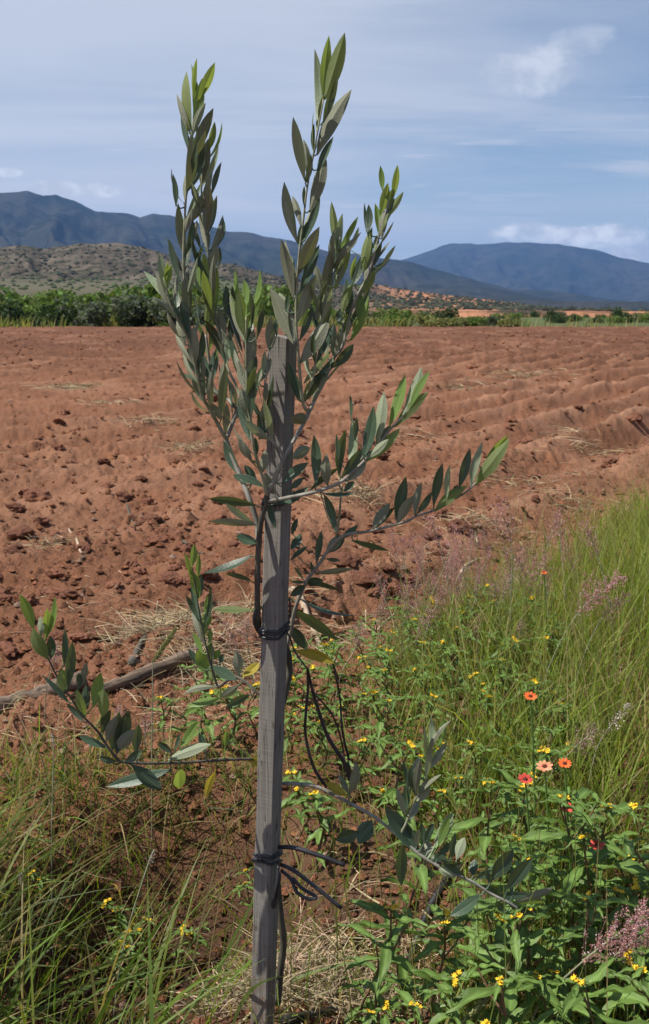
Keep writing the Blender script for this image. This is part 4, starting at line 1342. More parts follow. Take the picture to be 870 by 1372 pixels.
o = link("loose_crumbs", mesh_np("loose_crumbs", V.reshape(-1, 3), (fs[None] + (np.arange(n_) * 7)[:, None, None]).reshape(-1, 3), M_SOIL, False, np.repeat(C, 7, 0)))
tag(o, kind='stuff')

# dry straw
def straw_at(pts, L, tilt, w=.0016, cols=None):
    n = len(pts)
    th = rng.uniform(0, 2 * np.pi, n); el = np.abs(rng.normal(0, tilt, n))
    d = np.stack([np.cos(th) * np.cos(el), np.sin(th) * np.cos(el), np.sin(el)], -1)
    LL = L * rng.uniform(.4, 1.3, n)
    bend = rng.normal(0, .25, (n, 3)) * LL[:, None]; bend[:, 2] = -np.abs(bend[:, 2]) * .4 - np.sin(el) * LL * .45
    c = np.array([[.40, .31, .19]]) * rng.uniform(.45, 1.25, (n, 1)) * (1 + rng.uniform(-.1, .1, (n, 3)))
    if cols is not None: c = cols
    return ribbons(pts, d, LL, w * rng.uniform(.6, 1.5, n), bend, 3, c, tip=.3)


parts = []
xs, ys = [], []
for k in range(8500):
    px, py = rnd.uniform(-60, 930), 455 + 560 * rnd.random()
    x, y = G(px, py)
    dns = float(vnoise(np.array([x * 1.1]), np.array([y * 1.1]), 77)[0]) + (0.35 if px > 480 and 560 < py < 800 else 0)
    if dns < rnd.uniform(-.25, .8): continue
    xs.append(x); ys.append(y)
xs, ys = np.array(xs), np.array(ys)
dd = np.hypot(xs, ys)
parts.append(straw_at(np.stack([xs, ys, land(xs, ys) + .004], -1), .055 + .008 * dd, .25, .0016 + .0002 * 4))
for (cx, cy, n, rad, L, tl) in [(250, 850, 900, .20, .15, .6), (215, 870, 300, .14, .14, .6), (290, 905, 520, .16, .13, .5), (320, 850, 160, .12, .11, .5), (475, 690, 260, .17, .15, .6), (90, 520, 300, .35, .22, .35), (150, 545, 120, .3, .18, .3),
                                (200, 575, 160, .25, .18, .4), (255, 610, 180, .16, .16, .5), (560, 590, 90, .3, .15, .3), (700, 640, 160, .35, .16, .4), (800, 600, 160, .4, .2, .35),
                                (700, 505, 160, .6, .3, .3), (620, 520, 120, .5, .3, .3), (380, 820, 150, .15, .1, .4), (430, 870, 150, .14, .1, .4), (60, 745, 60, .12, .12, .3), (640, 720, 160, .25, .14, .4),
                                (410, 1330, 700, .13, .10, .5), (450, 1290, 420, .16, .11, .4), (330, 1340, 200, .08, .1, .5), (480, 1250, 300, .15, .11, .4), (250, 960, 120, .14, .1, .4), (520, 850, 200, .25, .13, .5), (770, 680, 160, .3, .16, .5)]:
    x0, y0 = G(cx, cy)
    x = x0 + rng.normal(0, rad * .55, n); y = y0 + rng.normal(0, rad * .55, n)
    parts.append(straw_at(np.stack([x, y, land(x, y) + .004 + .035 * rng.random(n) ** 2], -1), L, tl, .0016 * (1 + .22 * math.hypot(x0, y0))))
stuff("dry_straw", parts, M_STRAW)


def stick(name, label, pts, r0, r1, mat, cat="stick", group=None, lift=0.6, knob=.12, sides=9):
    """dead wood lying on the ground, points given as (px, py) seen in the photograph"""
    sp = smooth_path([tuple(p) + (0,) * (3 - len(p)) for p in pts], 5)
    n = len(sp)
    W3, rad = [], []
    for i, p in enumerate(sp):
        x, y = G(p[0], p[1])
        r = r0 + (r1 - r0) * i / (n - 1)
        z = H(x, y)
        W3.append([x, y, z + r * lift + p[2]]); rad.append(r * (1 + knob * math.sin(i * 1.9 + len(label)) + knob * rnd.uniform(-.6, .6)))
    zz = [w[2] for w in W3]
    if name == "log":
        zf = np.polyfit(range(n), zz, 1)
        for i in range(n): W3[i][2] = float(np.polyval(zf, i)) + r0 * .25
    else:
        for i in range(1, n - 1): W3[i][2] = (zz[i - 1] + zz[i] + zz[i + 1]) / 3
    V, Fc = [], []
    tube_into(V, Fc, W3, rad, sides)
    V = np.array(V)
    kx = 1.0 / max(r0, .004)
    V = V + (r0 * .22) * np.stack([vnoise(V[:, 0] * kx * .35 + j * 7, V[:, 1] * kx * .35 + V[:, 2] * kx * .8, 60 + j) for j in range(3)], -1) * (knob > 0)
    V = [tuple(v) for v in V]
    me = bpy.data.meshes.new(name)
    me.from_pydata(V, [], Fc); me.materials.append(mat)
    me.polygons.foreach_set('use_smooth', [True] * len(me.polygons))
    return tag(link(name, me), label, cat, group)


stick("log", "grey cracked piece of dead wood lying at the left edge of the verge", [(-40, 975), (0, 965), (40, 958), (80, 950), (118, 943)], .030, .022, M_LOG, "log")
stick("log", "brown weathered branch lying on the soil beside the straw clump", [(128, 948), (165, 938), (200, 926), (235, 916), (268, 905)], .018, .022, M_LOG, "log")
stick("stick", "short dark root sticking out of the soil above the brown branch", [(178, 920), (188, 900), (203, 878)], .013, .007, M_DARKBARK, knob=.2)
stick("stick", "pale barkless stick lying on the soil just right of the stake", [(385, 822), (405, 838), (425, 860), (452, 892)], .0125, .0085, M_PALEWOOD)
stick("stick", "thin pale stick lying slanted on the soil below the olive's right branch", [(603, 703), (616, 718), (628, 730), (640, 742)], .009, .006, M_PALEWOOD)
stick("stick", "small broken twig lying under the thin pale stick", [(608, 780), (622, 766), (640, 755)], .010, .006, M_PALEWOOD)
stick("stick", "long thin dark twig lying on the left of the field", [(28, 612), (70, 607), (110, 603), (148, 598)], .010, .006, M_DARKBARK)
stick("stick", "thin dead stalk lying in the left of the field", [(110, 752), (101, 728), (92, 700)], .006, .004, M_PALEWOOD, lift=1)
stick("stick", "dead bent twig lying on the soil at left below the furrow", [(182, 712), (176, 690), (168, 668)], .008, .005, M_DARKBARK, lift=1)
stick("stick", "dark thin root lying on the furrow left of the stake", [(245, 735), (270, 742), (292, 752)], .006, .004, M_DARKBARK)
stick("stick", "grey dead stalk rising from the straw clump", [(212, 838, 0), (211, 837, .05), (213, 838, .10)], .004, .003, M_PALEWOOD, lift=1)
stick("hose", "black irrigation hose half hidden under the weeds right of the stake",
      [(380, 1420), (430, 1380), (480, 1330), (530, 1270), (560, 1225), (585, 1195), (620, 1160)], .0085, .0085, M_HOSE, "hose", knob=.0, sides=10)


# ------------------------------------------------------------------ green verge
def scatter(n, px0, px1, py0, py1, h=0.0):
    a = rng.uniform(px0, px1, n); b = rng.uniform(py0, py1, n)
    cx, cy = (a - 435) / F, (686 - b) / F
    ry, rz = CP + cy * SP, -SP + cy * CP
    t = (h - EYE) / rz
    return cx * t, ry * t


def area(n, x0, x1, y0, y1):
    return rng.uniform(x0, x1, n), rng.uniform(y0, y1, n)


def blades(x, y, L, w, lean, cols, bend=.35, segs=4, dirang=None, tipcol=None):
    n = len(x)
    th = rng.uniform(0, 2 * np.pi, n) if dirang is None else dirang
    ln = np.abs(rng.normal(0, lean, n))
    d = np.stack([np.cos(th) * np.sin(ln), np.sin(th) * np.sin(ln), np.cos(ln)], -1)
    b = np.stack([np.cos(th), np.sin(th), -0.55 * np.ones(n)], -1) * (L * bend * rng.uniform(.1, 1.3, n))[:, None]
    return ribbons(np.stack([x, y, land(x, y) - .01], -1), d, L, w, b, segs, cols, tipcol=tipcol)


def gcol(n, base, var=.35, dry=.12):
    c = np.array([base]) * rng.uniform(1 - var, 1 + var, (n, 1)) * (1 + rng.uniform(-.12, .12, (n, 3)))
    k = rng.random(n) < dry
    c[k] = np.array([[.36, .29, .14]]) * rng.uniform(.6, 1.1, (k.sum(), 1))
    return c


# tall grass on the right
parts = []
x, y = area(95000, -0.3, 4.0, 1.3, 9.5)
s = across(x, y)
right = x - 0.17 * y                      # how far into the right hand side
dens = (1 - sstep(VERGE - .35, VERGE + .10, s)) * sstep(-.42, .25, right) * (0.45 + .55 * sstep(-.5, .3, vnoise(x * 2.2, y * 2.2, 5)))
dens *= (0.55 + .45 * sstep(1.6, 2.3, y)) * (1 - sstep(-2.6, -3.6, s))
k = rng.random(len(x)) < dens
x, y, s = x[k], y[k], s[k]
L = rng.uniform(.20, .54, len(x)) * (1 - .45 * sstep(VERGE - .9, VERGE, s)) * (.50 + .50 * sstep(1.7, 2.7, y))
parts.append(blades(x, y, L, rng.uniform(.0016, .0060, len(x)), .22, gcol(len(x), (.165, .235, .034), .4, .2), .35, 4, tipcol=gcol(len(x), (.25, .29, .055), .3, .2)))
# thin flowering stalks
kk = rng.random(len(x)) < .07
xs_, ys_ = x[kk], y[kk]
n = len(xs_)
parts.append(blades(xs_, ys_, rng.uniform(.35, .66, n) * (.55 + .45 * sstep(1.7, 2.7, ys_)), rng.uniform(.0016, .0026, n), .14, gcol(n, (.24, .25, .08), .3, .45), .25, 5))
stuff("tall_grass", parts, M_GRASS)

# thin grass and stalks in the middle of the verge
parts = []
x, y = area(44000, -.75, 1.3, 1.2, 4.2)
s = across(x, y)
mid = x - 0.17 * y
dens = (1 - sstep(VERGE - .35, VERGE + .02, s)) * (1 - sstep(.1, .5, mid)) * (.15 + .85 * sstep(-.1, .5, vnoise(x * 3, y * 3, 15)))
hol = np.exp(-(((x + .34) / .34) ** 2 + ((y - 1.90) / .34) ** 2) ** 2)
path = np.exp(-(((x - .16) / .14) ** 2 + ((y - 1.72) / .16) ** 2) ** 2)
dens *= (1 - .93 * hol) * (1 - .9 * path) * np.where(x < -.12, .22, 1.0) * np.where(y < 1.35, .25, 1)
k = rng.random(len(x)) < dens
x, y = x[k], y[k]
# short dry and green grass over the left bank
xb, yb = area(2600, -1.0, -.05, 1.95, 2.62)
kb = rng.random(2600) < (1 - sstep(2.25, 2.6, yb)) * (.12 + .6 * sstep(-.1, .4, vnoise(xb * 4, yb * 4, 25)))
x, y = np.concatenate([x, xb[kb]]), np.concatenate([y, yb[kb]])
n = len(x)
parts.append(blades(x, y, rng.uniform(.05, .22, n), rng.uniform(.0018, .0038, n), .35, gcol(n, (.165, .22, .04), .35, .3), .5, 4))
kk = (rng.random(n) < .10) & (x > 0)
parts.append(blades(x[kk], y[kk], rng.uniform(.25, .48, kk.sum()), rng.uniform(.0018, .003, kk.sum()), .12, gcol(kk.sum(), (.17, .21, .06), .25, .3), .15, 4))
stuff("verge_grass", parts, M_GRASS)

# long arching blades at the lower left
parts = []
x, y = area(7000, -1.25, -.16, 1.05, 2.5)
hol = np.exp(-(((x + .33) / .27) ** 2 + ((y - 1.90) / .30) ** 2) ** 2)
dens = (.35 + .65 * sstep(-.2, -.7, x)) * (1 - sstep(1.65, 2.15, y)) * np.where(x > -.5, .6, 1) * (1 - .97 * hol) * np.where(y < 1.25, .5, 1)
k = rng.random(len(x)) < dens * .29
x, y = x[k], y[k]; n = len(x)
parts.append(blades(x, y, rng.uniform(.14, .42, n), rng.uniform(.0025, .0092, n), .55, gcol(n, (.105, .150, .030), .5, .26), 0.6, 6, rng.normal(.35, 1.5, n)))
x = rng.uniform(-1.15, -.70, 900); y = rng.uniform(1.45, 1.95, 900)  # tall grass out of view on the left, added to shade the hollow
parts.append(blades(x, y, rng.uniform(.22, .44, 900), rng.uniform(.003, .007, 900), .28, gcol(900, (.11, .175, .033), .4, .12), .35, 5))
x = rng.uniform(-.85, -.2, 60); y = rng.uniform(1.35, 1.95, 60)
parts.append(blades(x, y, rng.uniform(.30, .52, 60), rng.uniform(.002, .0032, 60), .55, gcol(60, (.20, .23, .07), .25, .4), .3, 6, rng.normal(.4, .5, 60)))
# grass hanging over the rim of the hollow, and dead fibres in it
x, y = rng.uniform(-.75, -.08, 420), 2.30 + rng.normal(0, .06, 420)
parts.append(blades(x, y, rng.uniform(.06, .2, 420), rng.uniform(.002, .004, 420), .6, gcol(420, (.085, .13, .03), .4, .35), .7, 5))
x, y = rng.uniform(-.65, -.06, 620), rng.uniform(1.55, 2.25, 620)
parts.append(straw_at(np.stack([x, y, land(x, y) + .008], -1), .10, .3, .002, np.array([[.26, .20, .12]]) * rng.uniform(.3, 1.1, (620, 1))))
x, y = rng.uniform(-.75, -.12, 46), rng.uniform(1.36, 1.62, 46)
parts.append(blades(x, y, rng.uniform(.2, .4, 46), rng.uniform(.005, .0095, 46), .6, gcol(46, (.11, .17, .035), .3, .05), .55, 7, rng.normal(.2, .9, 46)))
stuff("arching_grass", parts, M_GRASS)


# ------------------------------------------------------------------ flowering weeds
def lance_leaf(L, w, fold=.28, sag=.25, seed=0):
    r2 = random.Random(seed)
    prof = [.10, .55, .92, 1.0, .86, .62, .34, .03]
    V, Fc, C = [], [], []
    segs = len(prof) - 1
    for i, pf in enumerate(prof):
        t = i / segs
        c = Vector((L * t, w * .12 * math.sin(t * 5 + seed), -sag * L * t * t + .10 * L * t))
        hw = w * .5 * pf * (1 + .05 * math.sin(i * 2.6 + seed))
        for k, u in enumerate((-1, -.5, -.05, .05, .5, 1)):
            V.append(tuple(c + Vector((0, hw * u, hw * fold * abs(u) + .004 * math.sin(i * 1.7 + u * 3 + seed) * (abs(u) > .4)))))
            C.append(.8 if k in (2, 3) else (0.12 if k in (1, 4) else 0))
    for i in range(segs):
        for k in range(5):
            o = i * 6 + k
            Fc.append((o, o + 6, o + 7, o + 1))
    me = bpy.data.meshes.new("leaf")
    me.from_pydata(V, [], Fc)
    me.polygons.foreach_set('use_smooth', [True] * len(me.polygons))
    at = me.color_attributes.new('Col', 'FLOAT_COLOR', 'POINT')
    at.data.foreach_set('color', np.array([(c, c, c, 1) for c in C], dtype=np.float32).ravel())
    me.materials.append(M_WEED)
    return me


def floret(mat, r, npet, seed, up=.25, disc=M_DISC, dr=.34):
    """a daisy head: ring of petals and a domed disc, two meshes"""
    r2 = random.Random(seed)
    V, Fc = [], []
    for k in range(npet):
        a = 2 * math.pi * k / npet + r2.uniform(-.12, .12)
        ww = r * 4.2 / npet * (1.0 if npet > 7 else .85) * r2.uniform(.95, 1.25)
        lift = up * r * r2.uniform(.2, 1.3)
        b = len(V)
        for t, hw in ((.22, .45), (.6, 1.0), (.88, .85), (1.0, .35)):
            for u in (-1, 0, 1):
                rr_ = r * t * (1 - .03 * abs(u))
                x, y = rr_, ww * hw * u * .5 * (1 if t > .3 else .8)
                V.append((x * math.cos(a) - y * math.sin(a), x * math.sin(a) + y * math.cos(a), lift * t * t + .10 * r * (u == 0) * t - .0006 * (k % 2)))
        for i in range(3):
            for j in range(2):
                o = b + i * 3 + j
                Fc.append((o, o + 3, o + 4, o + 1))
    pm = bpy.data.meshes.new("petals")
    pm.from_pydata(V, [], Fc); pm.materials.append(mat)
    pm.polygons.foreach_set('use_smooth', [True] * len(pm.polygons))
    dv, df = [], []
    tube_into(dv, df, [(0, 0, -.25 * r), (0, 0, .02 * r), (0, 0, .16 * r), (0, 0, .24 * r)], [r * .16, r * dr, r * dr * .8, r * .10], 8)
    dm = bpy.data.meshes.new("flower_disc")
    dm.from_pydata(dv, [], df); dm.materials.append(disc)
    dm.polygons.foreach_set('use_smooth', [True] * len(dm.polygons))
    return pm, dm


LEAFS = [lance_leaf(.095, .024, .35, .35, 1), lance_leaf(.080, .019, .30, .15, 2), lance_leaf(.060, .016, .35, .40, 3), lance_leaf(.105, .026, .30, .45, 4)]
YF = []
for k in range(3):                            # clusters of small yellow heads, each cluster one mesh
    V, Fc = [], []
    r2 = random.Random(k)
    for j in range(3 + k):
        pm, dm = floret(M_YELLOW, .0056, 7, 50 + k * 7 + j, .5, M_YELLOW, .5)
        off = Vector((r2.uniform(-.009, .009), r2.uniform(-.009, .009), r2.uniform(0, .008)))
        rot = Matrix.Rotation(r2.uniform(-.5, .5), 3, 'X') @ Matrix.Rotation(r2.uniform(-.5, .5), 3, 'Y')
        for m in (pm, dm):
            b = len(V)
            V += [tuple(rot @ v.co + off) for v in m.vertices]
            Fc += [tuple(b + i for i in p.vertices) for p in m.polygons]
    me = bpy.data.meshes.new("flower_head")
    me.from_pydata(V, [], Fc); me.materials.append(M_YELLOW)
    YF.append(me)


def weed_proto(seed, h, nodes, leafy=1.0, flowers=True):
    r2 = random.Random(seed)
    e = empty("flowering_weed")
    bx, by = r2.uniform(-.12, .12) * h, r2.uniform(-.12, .12) * h
    def at(t): return Vector((bx * t * t + .012 * math.sin(t * 7 + seed), by * t * t + .01 * math.cos(t * 6), h * t))
    V, Fc = [], []
    pts = [at(i / 8) for i in range(9)]; pts[0].z = -.05
    tube_into(V, Fc, pts, [.0034 - .0002 * i for i in range(9)], 6)
    heads = [at(1)]
    for k in range(nodes):
        t = .22 + .74 * k / max(1, nodes - 1)
        a = r2.uniform(0, .6) + (math.pi / 2) * (k % 2)
        p = at(t)
        if k >= nodes - 3 and k < nodes - 1 and r2.random() < .8:       # a flowering side shoot
            q = p + Vector((math.cos(a + .8) * .05, math.sin(a + .8) * .05, .05 + .25 * h * (1 - t)))
            tube_into(V, Fc, [p, p.lerp(q, .5) + Vector((0, 0, -.008)), q], [.0022, .0018, .0015], 5)
            heads.append(q)
        for sgn in (0, math.pi):
            if r2.random() > leafy: continue
            lo = link("leaf", r2.choice(LEAFS), e)
            lo.location = p
            sc = (1.15 - .45 * abs(t - .55)) * r2.uniform(.85, 1.2) * (h / .34) ** .5
            lo.scale = (sc, sc, sc)
            lo.rotation_euler = (r2.uniform(-.3, .3), r2.uniform(-.5, .25), a + sgn + r2.uniform(-.3, .3))
    for q in heads:                                                   # bract leaves and yellow heads
        for j in range(3):
            lo = link("leaf", LEAFS[2], e); lo.location = q
            sc = r2.uniform(.45, .8); lo.scale = (sc, sc, sc)
            lo.rotation_euler = (0, r2.uniform(-.5, .0), j * 2.1 + r2.uniform(-.4, .4))
        if flowers and (q is heads[0] or r2.random() < .28):
            fo = link("flower_head", r2.choice(YF), e); fo.location = q + Vector((0, 0, .004))
            fo.rotation_euler = (r2.uniform(-.4, .4), r2.uniform(-.4, .4), r2.uniform(0, 6))
            sc = r2.uniform(.8, 1.2); fo.scale = (sc, sc, sc)
    me = bpy.data.meshes.new("stem")
    me.from_pydata(V, [], Fc); me.materials.append(M_STEM)
    link("stem", me, e)
    return e


BIG = [weed_proto(200 + k, h, nd, .95, fl) for k, (h, nd, fl) in enumerate([(.34, 7, True), (.29, 6, True), (.38, 8, True), (.31, 7, True), (.25, 6, False)])]
SMALL = [weed_proto(300 + k, h, nd, .9) for k, (h, nd) in enumerate([(.15, 4), (.12, 4), (.18, 5)])]
seen = set()


def put(protos_, x, y, sc, label, cat, group):
    pr = protos_[rnd.randrange(len(protos_))]
    o = pr if pr.name not in seen else copy_tree(pr)
    seen.add(pr.name)
    o.location = (x, y, H(x, y))
    o.rotation_euler = (rnd.uniform(-.12, .12), rnd.uniform(-.12, .12), rnd.uniform(0, 6.28))
    o.scale = (sc, sc, sc)
    return tag(o, label, cat, group)


WL = "yellow flowered weed with lance shaped leaves in the thicket at the lower right"
WG = "big flowering weeds in the lower right corner"
spots = []
tries = 0
while len(spots) < 54 and tries < 6000:
    tries += 1
    y = rnd.uniform(1.20, 1.85); x = rnd.uniform(.06, .85)
    if x < .20 + .1 * (y - 1.2) and y < 2.0 and rnd.random() < .75: continue
    if x > .33 * y + .22: continue
    if .02 < x < .30 and 1.55 < y < 1.95: continue
    if any((x - a) ** 2 + (y - b) ** 2 < .072 ** 2 for a, b in spots): continue
    spots.append((x, y))
for x, y in spots:
    wz = ("at the bottom edge of the photo right of the stake" if y < 1.38 else "around the stems of the zinnias at right" if x > .42 and y > 1.5 else "under the tip of the olive's low right branch" if x > .26 else "beside the hose and loose straps right of the stake")
    put(BIG, x, y, rnd.uniform(.62, .95) * (0.9 if y < 1.4 else 1), "lance leaved yellow flowered weed " + wz, "weed", "big flowering weeds " + wz)
spots2 = []
tries = 0
while len(spots2) < 80 and tries < 9000:
    tries += 1
    y = rnd.uniform(1.95, 3.5); x = rnd.uniform(-.42, 1.0)
    s = across(x, y)
    if s > VERGE - .05 or x > .28 + .14 * y or (x < -.05 and y < 2.4): continue
    if any((x - a) ** 2 + (y - b) ** 2 < .09 ** 2 for a, b in spots2): continue
    spots2.append((x, y))
for x, y in spots2:
    wz = "close behind the hanging straps and low branch" if y < 2.6 else ("at the field edge just right of the stake" if x < .25 else "in the grass below the pink plumes")
    put(SMALL, x, y, rnd.uniform(.7, 1.1), "small yellow flowered weed growing low " + wz, "weed", "small yellow flowered weeds " + wz)
for k in range(9):
    x, y = rnd.uniform(-.62, -.12), rnd.uniform(1.95, 2.12)
    put(SMALL, x, y, rnd.uniform(.55, .95), "low yellow flowered weed on the rim of the hollow left of the stake", "weed", "low weeds on the rim of the hollow")

# ------------------------------------------------------------------ orange zinnias
ZN = [("bright orange zinnia standing highest of the orange flowers", 711, 933, 1.95, M_ORANGE, .0132, 11),
      ("salmon pink zinnia with a dark centre between the red and the orange one", 730, 1027, 1.72, M_SALMON, .0150, 10),
      ("orange zinnia just right of the salmon pink one", 757, 1023, 1.73, M_ORANGE, .0124, 11),
      ("dull red zinnia just below left of the salmon pink one", 704, 1044, 1.70, M_RED, .0130, 8),
      ("coral red zinnia half hidden in the leaves below the orange pair", 760, 1082, 1.66, M_RED, .0130, 6),
      ("small red zinnia lowest of the zinnias at the right", 800, 1132, 1.58, M_RED, .0130, 6),
      ("small orange zinnia far back among the pink grass", 729, 767, 3.0, M_ORANGE, .0095, 8)]
for k, (lab, px, py, dist, mt, r, npet) in enumerate(ZN):
    p = P(px, py, dist)
    gz = H(p.x + .02, p.y + .03)
    e = empty("zinnia_flower", (p.x + .02, p.y + .03, gz), lab, "flower", "zinnias in the verge")
    pm, dm = floret(mt, r, npet, 400 + k, .12)
    q = Vector((-.02, -.03, p.z - gz))
    tilt = (rnd.uniform(.2, .45), rnd.uniform(-.2, .2), 0)
    for nm, m in (("petals", pm), ("flower_disc", dm)):
        o = link(nm, m, e); o.location = q; o.rotation_euler = tilt
    V, Fc = [], []
    tube_into(V, Fc, [(0, 0, -.03), (.004, .003, q.z * .4), (-.008, -.014, q.z * .75), tuple(q)], [.0026, .0022, .0019, .0017], 6)
    me = bpy.data.meshes.new("stem"); me.from_pydata(V, [], Fc); me.materials.append(M_WEED)
    at = me.color_attributes.new('Col', 'FLOAT_COLOR', 'POINT')
    link("stem", me, e)
    for j in range(6):
        t = .25 + .11 * j
        lo = link("leaf", LEAFS[j % 3], e)
        lo.location = (-.008 * t, -.012 * t, q.z * t)
        lo.rotation_euler = (0, -.3, j * 2.4 + k)
        lo.scale = (.62, .62, .62)

# ------------------------------------------------------------------ pink plumed grasses
def panicle_mesh(seed, L, wid, n, col):
    r2 = np.random.default_rng(seed)
    # spikelets strung along hair-fine branchlets
    m = 40 + n // 40
    tt = r2.uniform(.02, .86, m)
    aa = r2.uniform(0, 2 * np.pi, m)
    ln = r2.uniform(.45, 1.15, m) * (1 - .55 * tt)
    p0 = np.stack([np.zeros(m), np.zeros(m), L * tt], -1)
    p1 = p0 + np.stack([np.cos(aa) * wid, np.sin(aa) * wid, np.full(m, L * .26)], -1) * ln[:, None]
    bi = r2.integers(0, m, n)
    q_ = r2.random(n) ** .6
    c = p0[bi] + (p1[bi] - p0[bi]) * q_[:, None] + r2.normal(0, .0016 + .0016 * (wid > .04), (n, 3))
    u = r2.normal(size=(n, 3)); u /= np.linalg.norm(u, axis=1)[:, None]
    v = np.cross(u, r2.normal(size=(n, 3))); v /= np.linalg.norm(v, axis=1)[:, None]
    s = r2.uniform(.0009, .0025, n)[:, None]
    A = np.stack([c - u * s, c + v * s * .6, c + u * s, c - v * s * .6], 1).reshape(-1, 3)
    colr = np.array([col]) * r2.uniform(.6, 1.5, (n, 1)) * (1 + r2.uniform(-.15, .15, (n, 3)))
    pale = r2.random(n) < .12
    colr[pale] = np.array([[.60, .48, .46]])
    qs = np.arange(4 * n).reshape(n, 4)
    sd_ = np.cross(p1 - p0, r2.normal(size=(m, 3))); sd_ = sd_ / np.linalg.norm(sd_, axis=1)[:, None] * .0003
    B = np.stack([p0 - sd_, p0 + sd_, p1 + sd_ * .4, p1 - sd_ * .4], 1).reshape(-1, 3)
    V = np.vstack([A, B]); Q = np.vstack([qs, np.arange(4 * m).reshape(m, 4) + 4 * n])
    C = np.vstack([np.repeat(colr, 4, 0), np.tile(np.array([[.30, .18, .14]]), (4 * m, 1))])
    return mesh_np("panicle", V, Q, M_PINK, False, np.clip(C, 0, 1))


PAN = [panicle_mesh(1, .15, .045, 950, (.38, .18, .165)), panicle_mesh(2, .13, .036, 800, (.36, .19, .16)), panicle_mesh(3, .11, .05, 700, (.36, .22, .18)),
       panicle_mesh(4, .10, .022, 200, (.55, .48, .42)), panicle_mesh(5, .17, .040, 1900, (.42, .21, .20))]


def plume(px, py, dist, kind, label, group, tilt=None, sc=1.0):
    """grass stalk carrying a plume whose middle shows at that pixel"""
    p = P(px, py, dist)
    tl = tilt or (rnd.uniform(-.5, .5), rnd.uniform(-.5, .5))
    ax = Vector((math.sin(tl[1]), -math.sin(tl[0]), 1)).normalized()
    b = p - ax * (.07 * sc)
    gx_, gy_ = b.x - ax.x * .12 + rnd.uniform(-.05, .05), b.y - ax.y * .12 + rnd.uniform(-.05, .05)
    gz = H(gx_, gy_)
    e = empty("plumed_grass_plant", (gx_, gy_, gz), label, "grass plant", group)
    loc = b - Vector((gx_, gy_, gz))
    o = link("panicle", PAN[kind], e)
    o.location = loc
    o.rotation_euler = ax.to_track_quat('Z', 'Y').to_euler()
    o.scale = (sc, sc, sc)
    V, Fc = [], []
    sp = smooth_path([(0, 0, -.02), tuple(loc * .5 + Vector((loc.x * -.12, loc.y * -.12, .02))), tuple(loc), tuple(loc + ax * .10 * sc)], 4)
    tube_into(V, Fc, sp, [.0013] * (len(sp) - 1) + [.0004], 5)
    me = bpy.data.meshes.new("stalk"); me.from_pydata(V, [], Fc); me.materials.append(M_TWIG)
    link("stalk", me, e)


PG, PLB = "pink plumed grasses along the edge of the field", "feathery pink plumed grass at the edge between verge and field"
for k in range(66):
    px = rnd.gauss(655, 80); py = 772 + rnd.gauss(0, 40) - (px - 660) * .18
    plume(px, py, rnd.uniform(3.0, 4.2), rnd.choice([0, 1, 2, 0]), PLB, PG, None, rnd.uniform(.75, 1.15))
plume(800, 800, 2.6, 4, "dense pink plume in front of the tall green grass at right", None, (.3, 1.1), 1.0)
plume(825, 812, 2.6, 1, "pink plume just right of the dense one against the tall grass", None, (.2, .9), .9)
plume(790, 985, 2.1, 2, "thin faded pink plume right of the topmost zinnia", None, (.1, 1.2), .8)
plume(835, 955, 2.2, 3, "pale feathery grass plume at the right edge among tall grass", None, (.2, .7), 1.0)
plume(820, 1258, 1.32, 4, "big dusky pink plume lying across the weed leaves at the lower right", None, (.1, 1.45), .86)
plume(850, 1262, 1.34, 4, "second dusky pink plume at the right edge above the weeds", None, (.1, 1.5), .75)
for (px, py, d) in [(330, 840, 2.7), (310, 850, 2.75), (195, 975, 2.3), (160, 960, 2.4), (75, 870, 2.7), (510, 820, 3.0), (545, 800, 3.2), (480, 845, 2.9)]:
    plume(px, py, d, rnd.choice([1, 2]), "sparse faded pink plume rising from bare soil left of or behind the stake", "sparse pink plumes on the bare soil", None, .8)
for (px, py, d) in [(28, 1175, 1.6), (205, 1145, 1.7), (70, 990, 2.0)]:
    plume(px, py, d, 3, "whitish feathery seed plume among the arching grass at lower left", "whitish plumes at the lower left", None, .36)

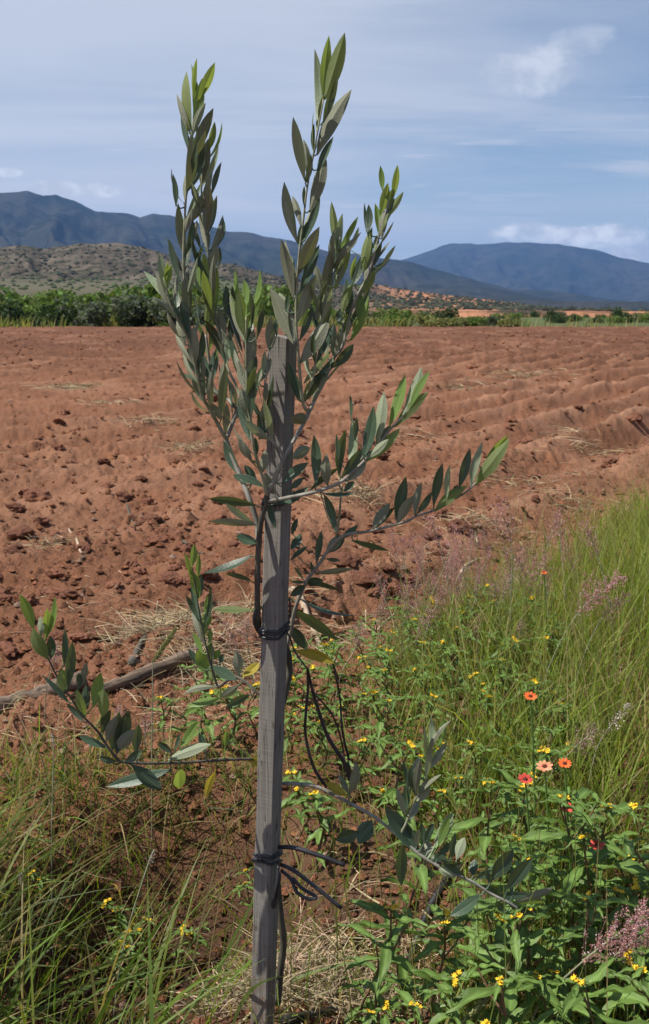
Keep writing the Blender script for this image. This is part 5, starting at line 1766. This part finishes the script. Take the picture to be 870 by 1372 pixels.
# bristly seed heads
def spike(px0, py0, px1, py1, d0, d1, r, label):
    a, b = P(px0, py0, d0), P(px1, py1, d1)
    gx_, gy_ = a.x + (a.x - b.x) * .4, a.y + .02
    e = empty("seed_head_grass_plant", (gx_, gy_, H(gx_, gy_)), label, "grass plant")
    o0 = Vector(e.location)
    n = 420
    t = rng.random(n)
    ax = b - a; L = ax.length; ax.normalize()
    u = ax.orthogonal().normalized(); v = ax.cross(u)
    A, Q = [], []
    for i in range(n):
        th = rng.uniform(0, 6.28)
        c = a.lerp(b, t[i]) - o0
        out = (u * math.cos(th) + v * math.sin(th))
        rr_ = r * math.sin(math.pi * (.12 + .82 * t[i])) ** .5
        p0 = c + out * rr_ * .25; p1 = c + out * rr_ + ax * rr_ * .9
        s_ = ax.cross(out) * r * .22
        A += [tuple(p0 - s_), tuple(p0 + s_), tuple(p1 + s_ * .5), tuple(p1 - s_ * .5)]
    cc = np.array([[.36, .38, .16]]) * rng.uniform(.55, 1.35, (n, 1))
    link("seed_spike", mesh_np("seed_spike", np.array(A), np.arange(4 * n).reshape(n, 4), M_PINK, False, np.repeat(cc, 4, 0)), e)
    V, Fc = [], []
    tube_into(V, Fc, [(0, 0, -.02), tuple((a - o0) * .5 + Vector((0, 0, .02))), tuple(a - o0), tuple(b - o0)], [.0016, .0014, .0012, .0006], 5)
    me = bpy.data.meshes.new("stalk"); me.from_pydata(V, [], Fc); me.materials.append(M_TWIG)
    link("stalk", me, e)


spike(612, 1378, 690, 1298, 1.30, 1.34, .0062, "bristly pale green seed head at the bottom edge right of the stake")
spike(205, 888, 236, 842, 2.2, 2.2, .0075, "curved green bristly seed head before the straw clump at left")

# ------------------------------------------------------------------ air
def build_haze():
    V = [(x, y, z) for z in (-62, 960) for x, y in ((-17200, -17200), (17200, -17200), (17200, 17200), (-17200, 17200))]
    me = bpy.data.meshes.new("haze")
    me.from_pydata(V, [], [(3, 2, 1, 0), (4, 5, 6, 7), (0, 1, 5, 4), (1, 2, 6, 5), (2, 3, 7, 6), (3, 0, 4, 7)])
    m = bpy.data.materials.new("haze")
    m.use_nodes = True
    T = NT(m.node_tree)
    T.n.clear()
    out = T.new('ShaderNodeOutputMaterial')
    pv = T.new('ShaderNodeVolumePrincipled')
    pv.inputs['Color'].default_value = rgb(0.24, 0.48, 1.0)
    pv.inputs['Density'].default_value = HAZE
    pv.inputs['Anisotropy'].default_value = 0.2
    T.l.new(pv.outputs[0], out.inputs['Volume'])
    me.materials.append(m)
    tag(link("haze", me), kind='stuff')


HAZE = 5.2e-5
build_haze()
